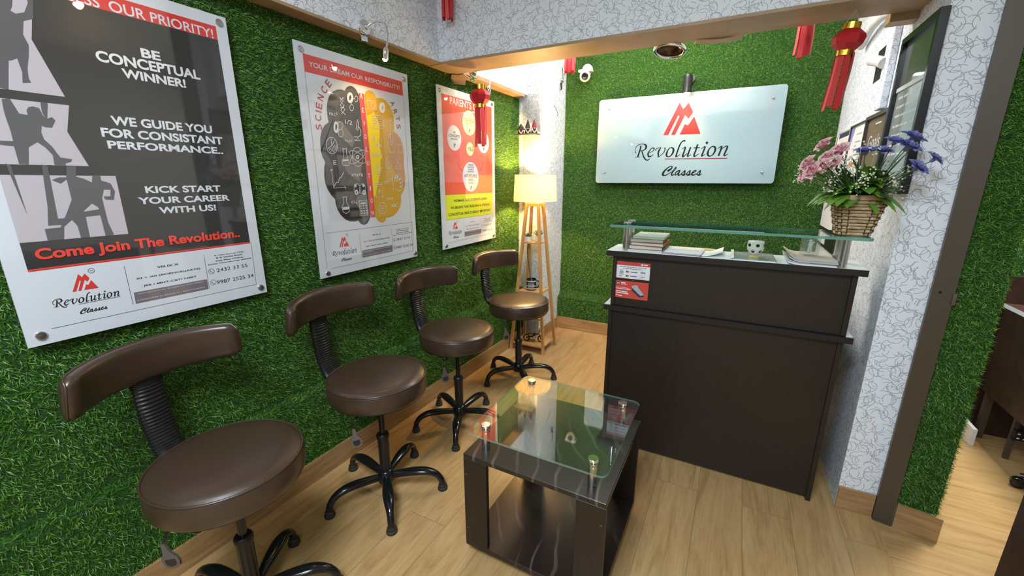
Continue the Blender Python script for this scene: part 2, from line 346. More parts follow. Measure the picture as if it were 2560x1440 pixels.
def tag(o, label, cat, group=None, kind=None):
    if label: o['label'] = label
    if cat: o['category'] = cat
    if group: o['group'] = group
    if kind: o['kind'] = kind
    return o
def struct(o): o['kind'] = 'structure'; return o
def thing(name, label, cat, loc=(0, 0, 0), rot=(0, 0, 0), group=None):
    o = bpy.data.objects.new(name, None); C.objects.link(o); o.location = loc; o.rotation_euler = rot; o.empty_display_size = 0.05
    return tag(o, label, cat, group)
def dup(root, loc, rot, label, group=None):
    r = root.copy(); C.objects.link(r); r.location = loc; r.rotation_euler = rot; r['label'] = label
    if group: r['group'] = group
    kids = []
    for ch in list(root.children):
        c = ch.copy(); C.objects.link(c); c.parent = r; c.matrix_parent_inverse = ch.matrix_parent_inverse; kids.append(c)
        for g in list(ch.children):
            d = g.copy(); C.objects.link(d); d.parent = c; d.matrix_parent_inverse = g.matrix_parent_inverse
    return r, kids
XW = (PI / 2, 0, PI / 2)      # local x -> +y, y -> up, z -> +x : things on the left wall
YW = (PI / 2, 0, 0)           # local x -> +x, y -> up, z -> -y : things on the back wall
RW = (PI / 2, 0, -PI / 2)     # local x -> -y, y -> up, z -> -x : things on the right wall
_tc = {}
def glyphs(body, bold):
    k = (body, bold)
    if k not in _tc:
        cu = bpy.data.curves.new('t', 'FONT'); cu.body = body; cu.offset = bold; cu.resolution_u = 7
        o = bpy.data.objects.new('t', cu); C.objects.link(o); bpy.context.view_layer.update()
        me = bpy.data.meshes.new_from_object(o.evaluated_get(bpy.context.evaluated_depsgraph_get()))
        _tc[k] = ([tuple(v.co[:2]) for v in me.vertices], [tuple(p.vertices) for p in me.polygons])
        bpy.data.objects.remove(o); bpy.data.curves.remove(cu); bpy.data.meshes.remove(me)
    return _tc[k]
def text(mb, body, u0, v0, u1, v1, z=0.0, bold=0.0, mi=0, X=None):
    V, F = glyphs(body, bold); xs = [p[0] for p in V]; ys = [p[1] for p in V]
    a, b, c, d = min(xs), max(xs), min(ys), max(ys); sx = (u1 - u0) / (b - a); sy = (v1 - v0) / (d - c)
    F2 = []
    for f in F:
        n = sum((V[f[i]][0] * V[f[(i + 1) % len(f)]][1] - V[f[(i + 1) % len(f)]][0] * V[f[i]][1]) for i in range(len(f)))
        F2.append(f if n > 0 else f[::-1])
    mb.add([(u0 + (x - a) * sx, v0 + (y - c) * sy, z) for x, y in V], F2, mi, X)
def script(mb, strokes, f, z, mi=0):
    for s in strokes:
        p = smooth_path([(a, b, c) for a, b, c in s], 5) if len(s) > 3 else [Vector(q) for q in s]
        mb.line2([f(q) for q in p], None, z, mi)
FOOT_TEXT=[('VIII IX X',0.471,0.7392,0.5751,0.781),('XI + XII (SCIENCE)(ARTS)',0.3671,0.5768,0.6816,0.6156),('JEE / MHT-CET/ NEET',0.3915,0.4199,0.6552,0.4611),('6 / Sita Smruti CHS,',0.771,0.806,0.9518,0.8341),('R K Vaidya Road,',0.7798,0.7392,0.9404,0.7816),('Opp Plaza Cinema,',0.773,0.6807,0.9438,0.7177),('Dadar West,Mumbai 400028',0.7287,0.6312,0.992,0.6574),('2432 33 55',0.7696,0.4551,0.959,0.5345),('9987 2525 34',0.7571,0.1895,0.988,0.2713)]
FOOT_WHITE=[('VOCATIONAL SUBJECTS COVERED',0.3581,0.2892,0.6841,0.3178),('COMPUTER SCIENCE; IT : ELECTRONICS',0.3518,0.1668,0.6884,0.1967)]
FOOT_BOX=[(0.3442,0.3483),(0.707,0.3435),(0.7046,0.1274),(0.3425,0.1286)]
FOOT_LINES=[[(0.3307,0.8711),(0.3302,0.1262)],[(0.7143,0.8681),(0.7104,0.1322)],[(0.0094,0.0003),(0.9978,0.0015)],[(1.0054,1.0203),(0.9978,0.0015)]]
FOOT_RINGS=[(0.7395,0.4945),(0.7364,0.2468),(0.1998,0.8741)]
FOOT_MARK=[(0.1138,0.556),(0.211,0.5518),(0.1707,0.8741)]
FOOT_SCRIPT=[(0.0383,0.3477),(0.2865,0.3083),(0.1223,0.1483),(0.2261,0.1656)]
FOOT_RECT1=(0.0474,0.0404,0.6381,0.208)
FOOT_RECT2=(0.0532,0.0373,0.6459,0.2068)
FOOT_RECT3=(0.0472,0.0394,0.6429,0.1898)
P1_WHITE=[('BE',0.4019,0.8133,0.4525,0.8394),('CONCEPTUAL',0.2906,0.7781,0.5596,0.8079),('WINNER!',0.3436,0.7445,0.5109,0.7711),('WE GUIDE YOU',0.2918,0.6062,0.5686,0.6327),('FOR CONSISTANT',0.2629,0.5707,0.5986,0.5967),('PERFORMANCE..',0.271,0.5381,0.5937,0.5612),('KICK START',0.3386,0.4064,0.5637,0.4286),('YOUR CAREER',0.3145,0.3727,0.5895,0.3943),('WITH US!',0.3639,0.3398,0.5371,0.3615)]
P1_JOIN=('Come Join The Revolution..',0.0579,0.2288,0.6037,0.2579)
P1_BANNER=('OUR PRIORITY!',0.3462,0.9215,0.6253,0.9503)
P1_LIGHT=[[(0.1123,0.8966),(0.1902,0.9151),(0.1663,0.8016),(0.2033,0.6696),(0.1329,0.6703),(0.0994,0.6708),(0.0657,0.6698)],[(0.0585,0.6483),(0.2072,0.6485),(0.19,0.578),(0.2173,0.4866),(0.0367,0.4874)],[(0.0342,0.4609),(0.2726,0.4595),(0.2714,0.2845),(0.0402,0.2857)]]
P1_DARK=[[(0.1176,0.8688),(0.1298,0.8876),(0.1428,0.8956),(0.1496,0.8865),(0.1456,0.8701),(0.1407,0.8602),(0.1492,0.8558),(0.1657,0.8638),(0.1764,0.8874),(0.1782,0.9111),(0.1912,0.9155),(0.1793,0.853),(0.1599,0.8426),(0.1524,0.8099),(0.1578,0.7866),(0.152,0.7579),(0.1438,0.7277),(0.1414,0.7048),(0.144,0.695),(0.128,0.6912),(0.1326,0.7173),(0.1301,0.7498),(0.1179,0.7415),(0.1138,0.7414),(0.0994,0.6708),(0.0693,0.6736),(0.1079,0.8621)],[(0.0828,0.646),(0.0971,0.649),(0.1065,0.6145),(0.1215,0.613),(0.1213,0.6248),(0.127,0.6331),(0.1354,0.6359),(0.1459,0.6331),(0.1485,0.6219),(0.149,0.6164),(0.156,0.6077),(0.1663,0.6133),(0.1714,0.6051),(0.1608,0.5855),(0.1485,0.586),(0.1419,0.5888),(0.1377,0.5711),(0.1398,0.5538),(0.1513,0.5368),(0.1579,0.5192),(0.1625,0.5081),(0.1855,0.5044),(0.1813,0.4973),(0.1699,0.4932),(0.1689,0.4877),(0.1467,0.488),(0.1485,0.5143),(0.1375,0.5338),(0.1254,0.5461),(0.1067,0.5318),(0.0979,0.4879),(0.0811,0.4887),(0.0809,0.5324),(0.0579,0.535),(0.0415,0.538),(0.0427,0.5443),(0.082,0.5451),(0.0826,0.5703),(0.0811,0.595),(0.0809,0.6195)],[(0.1515,0.6501),(0.1649,0.6478),(0.156,0.6077),(0.1506,0.6166),(0.1498,0.6285)],[(0.122,0.4886),(0.1326,0.4844),(0.125,0.3432),(0.1461,0.344),(0.1303,0.326),(0.1024,0.3262),(0.1114,0.3771)],[(0.0572,0.4889),(0.0655,0.4857),(0.0695,0.3568),(0.0658,0.3975)],[(0.1338,0.4481),(0.1487,0.455),(0.1635,0.455),(0.1698,0.4854),(0.1897,0.4859),(0.1842,0.4575),(0.2011,0.4504),(0.2149,0.4406),(0.22,0.4611),(0.2372,0.4612),(0.2363,0.4464),(0.2564,0.4379),(0.2622,0.415),(0.2547,0.3898),(0.2358,0.3916),(0.2336,0.4007),(0.2494,0.4002),(0.2531,0.4203),(0.2373,0.4206),(0.2287,0.3958),(0.2291,0.3246),(0.2361,0.2864),(0.2165,0.2855),(0.2156,0.3472),(0.1826,0.3446),(0.1805,0.3586),(0.2168,0.3638),(0.2144,0.3714),(0.203,0.382),(0.181,0.361),(0.1826,0.3446),(0.1805,0.2846),(0.1618,0.2848),(0.1607,0.3207),(0.1522,0.3386),(0.1328,0.3209),(0.1259,0.2852),(0.0936,0.2868),(0.094,0.3176),(0.1255,0.3192),(0.145,0.3561),(0.1629,0.3935),(0.1633,0.4504),(0.1489,0.4388)]]
P2_LEFT=[(0.3229,0.8436),(0.3089,0.8653),(0.2914,0.8741),(0.273,0.8743),(0.2537,0.8643),(0.2405,0.8471),(0.2209,0.8494),(0.1988,0.845),(0.1717,0.8324),(0.1501,0.8096),(0.1361,0.7818),(0.1297,0.7486),(0.13,0.7194),(0.1334,0.6985),(0.111,0.6847),(0.0915,0.6599),(0.0802,0.6296),(0.0758,0.5965),(0.0766,0.5636),(0.075,0.5767),(0.0797,0.5497),(0.0916,0.5253),(0.0832,0.5001),(0.0787,0.4666),(0.0793,0.4328),(0.0893,0.4043),(0.1051,0.3779),(0.1248,0.3591),(0.1248,0.3361),(0.1322,0.309),(0.1476,0.2839),(0.1711,0.2608),(0.2006,0.249),(0.2321,0.2463),(0.2496,0.2496),(0.2642,0.2318),(0.285,0.2241),(0.3078,0.2302),(0.3223,0.2459),(0.329,0.2599),(0.3306,0.2575),(0.3272,0.6748)]
P2_RIGHT=[(0.3596,0.8459),(0.3719,0.8672),(0.3928,0.8753),(0.4154,0.8726),(0.4295,0.8606),(0.4359,0.8472),(0.4682,0.8514),(0.5003,0.8459),(0.5312,0.8203),(0.548,0.7882),(0.5533,0.7541),(0.5466,0.6988),(0.5704,0.6891),(0.5924,0.667),(0.6078,0.6357),(0.6105,0.5991),(0.6067,0.6372),(0.6119,0.6006),(0.6122,0.5599),(0.5986,0.5254),(0.6116,0.4982),(0.6139,0.4566),(0.6063,0.4147),(0.5874,0.38),(0.5687,0.3631),(0.5672,0.3315),(0.5536,0.297),(0.5281,0.2704),(0.4964,0.2534),(0.4617,0.248),(0.4451,0.2504),(0.4361,0.2322),(0.4164,0.2244),(0.3981,0.227),(0.3809,0.2369),(0.3692,0.2545),(0.3651,0.2781),(0.3604,0.6779)]
P2_STRIP=[(0.3238,0.8513),(0.3544,0.8521),(0.3631,0.26),(0.3322,0.26)]
P2_FACET=[(0,[(0.2435,0.8175),(0.3205,0.8432),(0.3234,0.7459),(0.267,0.7114),(0.1955,0.7171)]),(1,[(0.1774,0.7117),(0.2116,0.7054),(0.2766,0.6348),(0.2532,0.5976),(0.17,0.6538)]),(1,[(0.1758,0.5368),(0.2555,0.5723),(0.3048,0.5173),(0.2791,0.4374),(0.2134,0.4794)]),(0,[(0.0863,0.5113),(0.1714,0.5021),(0.2266,0.4617),(0.1714,0.3847),(0.1055,0.3808),(0.0784,0.4385)]),(2,[(0.1274,0.3567),(0.1983,0.3568),(0.2502,0.3298),(0.2847,0.274),(0.2488,0.2496),(0.2006,0.249),(0.1476,0.2839)]),(1,[(0.255,0.37),(0.318,0.3806),(0.3258,0.2612),(0.2795,0.2293),(0.27,0.2909),(0.2433,0.3395)])]
P2_YELLOW=[(0,[(0.3517,0.7778),(0.4175,0.7755),(0.3801,0.6723),(0.3603,0.6338)]),(0,[(0.3604,0.6779),(0.4187,0.6647),(0.4475,0.5598),(0.378,0.4941),(0.3678,0.519)]),(1,[(0.487,0.5841),(0.6154,0.594),(0.6064,0.4981),(0.6063,0.4147),(0.5696,0.4359),(0.4934,0.5552)]),(2,[(0.4558,0.5085),(0.5451,0.4429),(0.5687,0.3631),(0.5124,0.2645),(0.4451,0.2504),(0.3692,0.2545),(0.377,0.366)]),(1,[(0.5466,0.6988),(0.5924,0.667),(0.6074,0.5989),(0.5197,0.5942),(0.4968,0.6516)]),(3,[(0.365,0.8503),(0.4154,0.8726),(0.4359,0.8472),(0.4321,0.7883),(0.3555,0.7676)])]
P2_TEXT=[('mc²',0.1395,0.7287,0.1839,0.7458),('1/2',0.2223,0.7014,0.2657,0.7199),('H₂O',0.2144,0.6196,0.2552,0.6332),('E',0.1335,0.5149,0.152,0.5345),('x=a+b',0.2306,0.4632,0.3046,0.4806),('Cl₂',0.2148,0.3332,0.2522,0.3469),('poetry',0.3726,0.5612,0.4496,0.579),('art',0.4497,0.4283,0.4843,0.4447),('A',0.3963,0.3784,0.417,0.4025),('ABC',0.484,0.3009,0.5379,0.3189)]
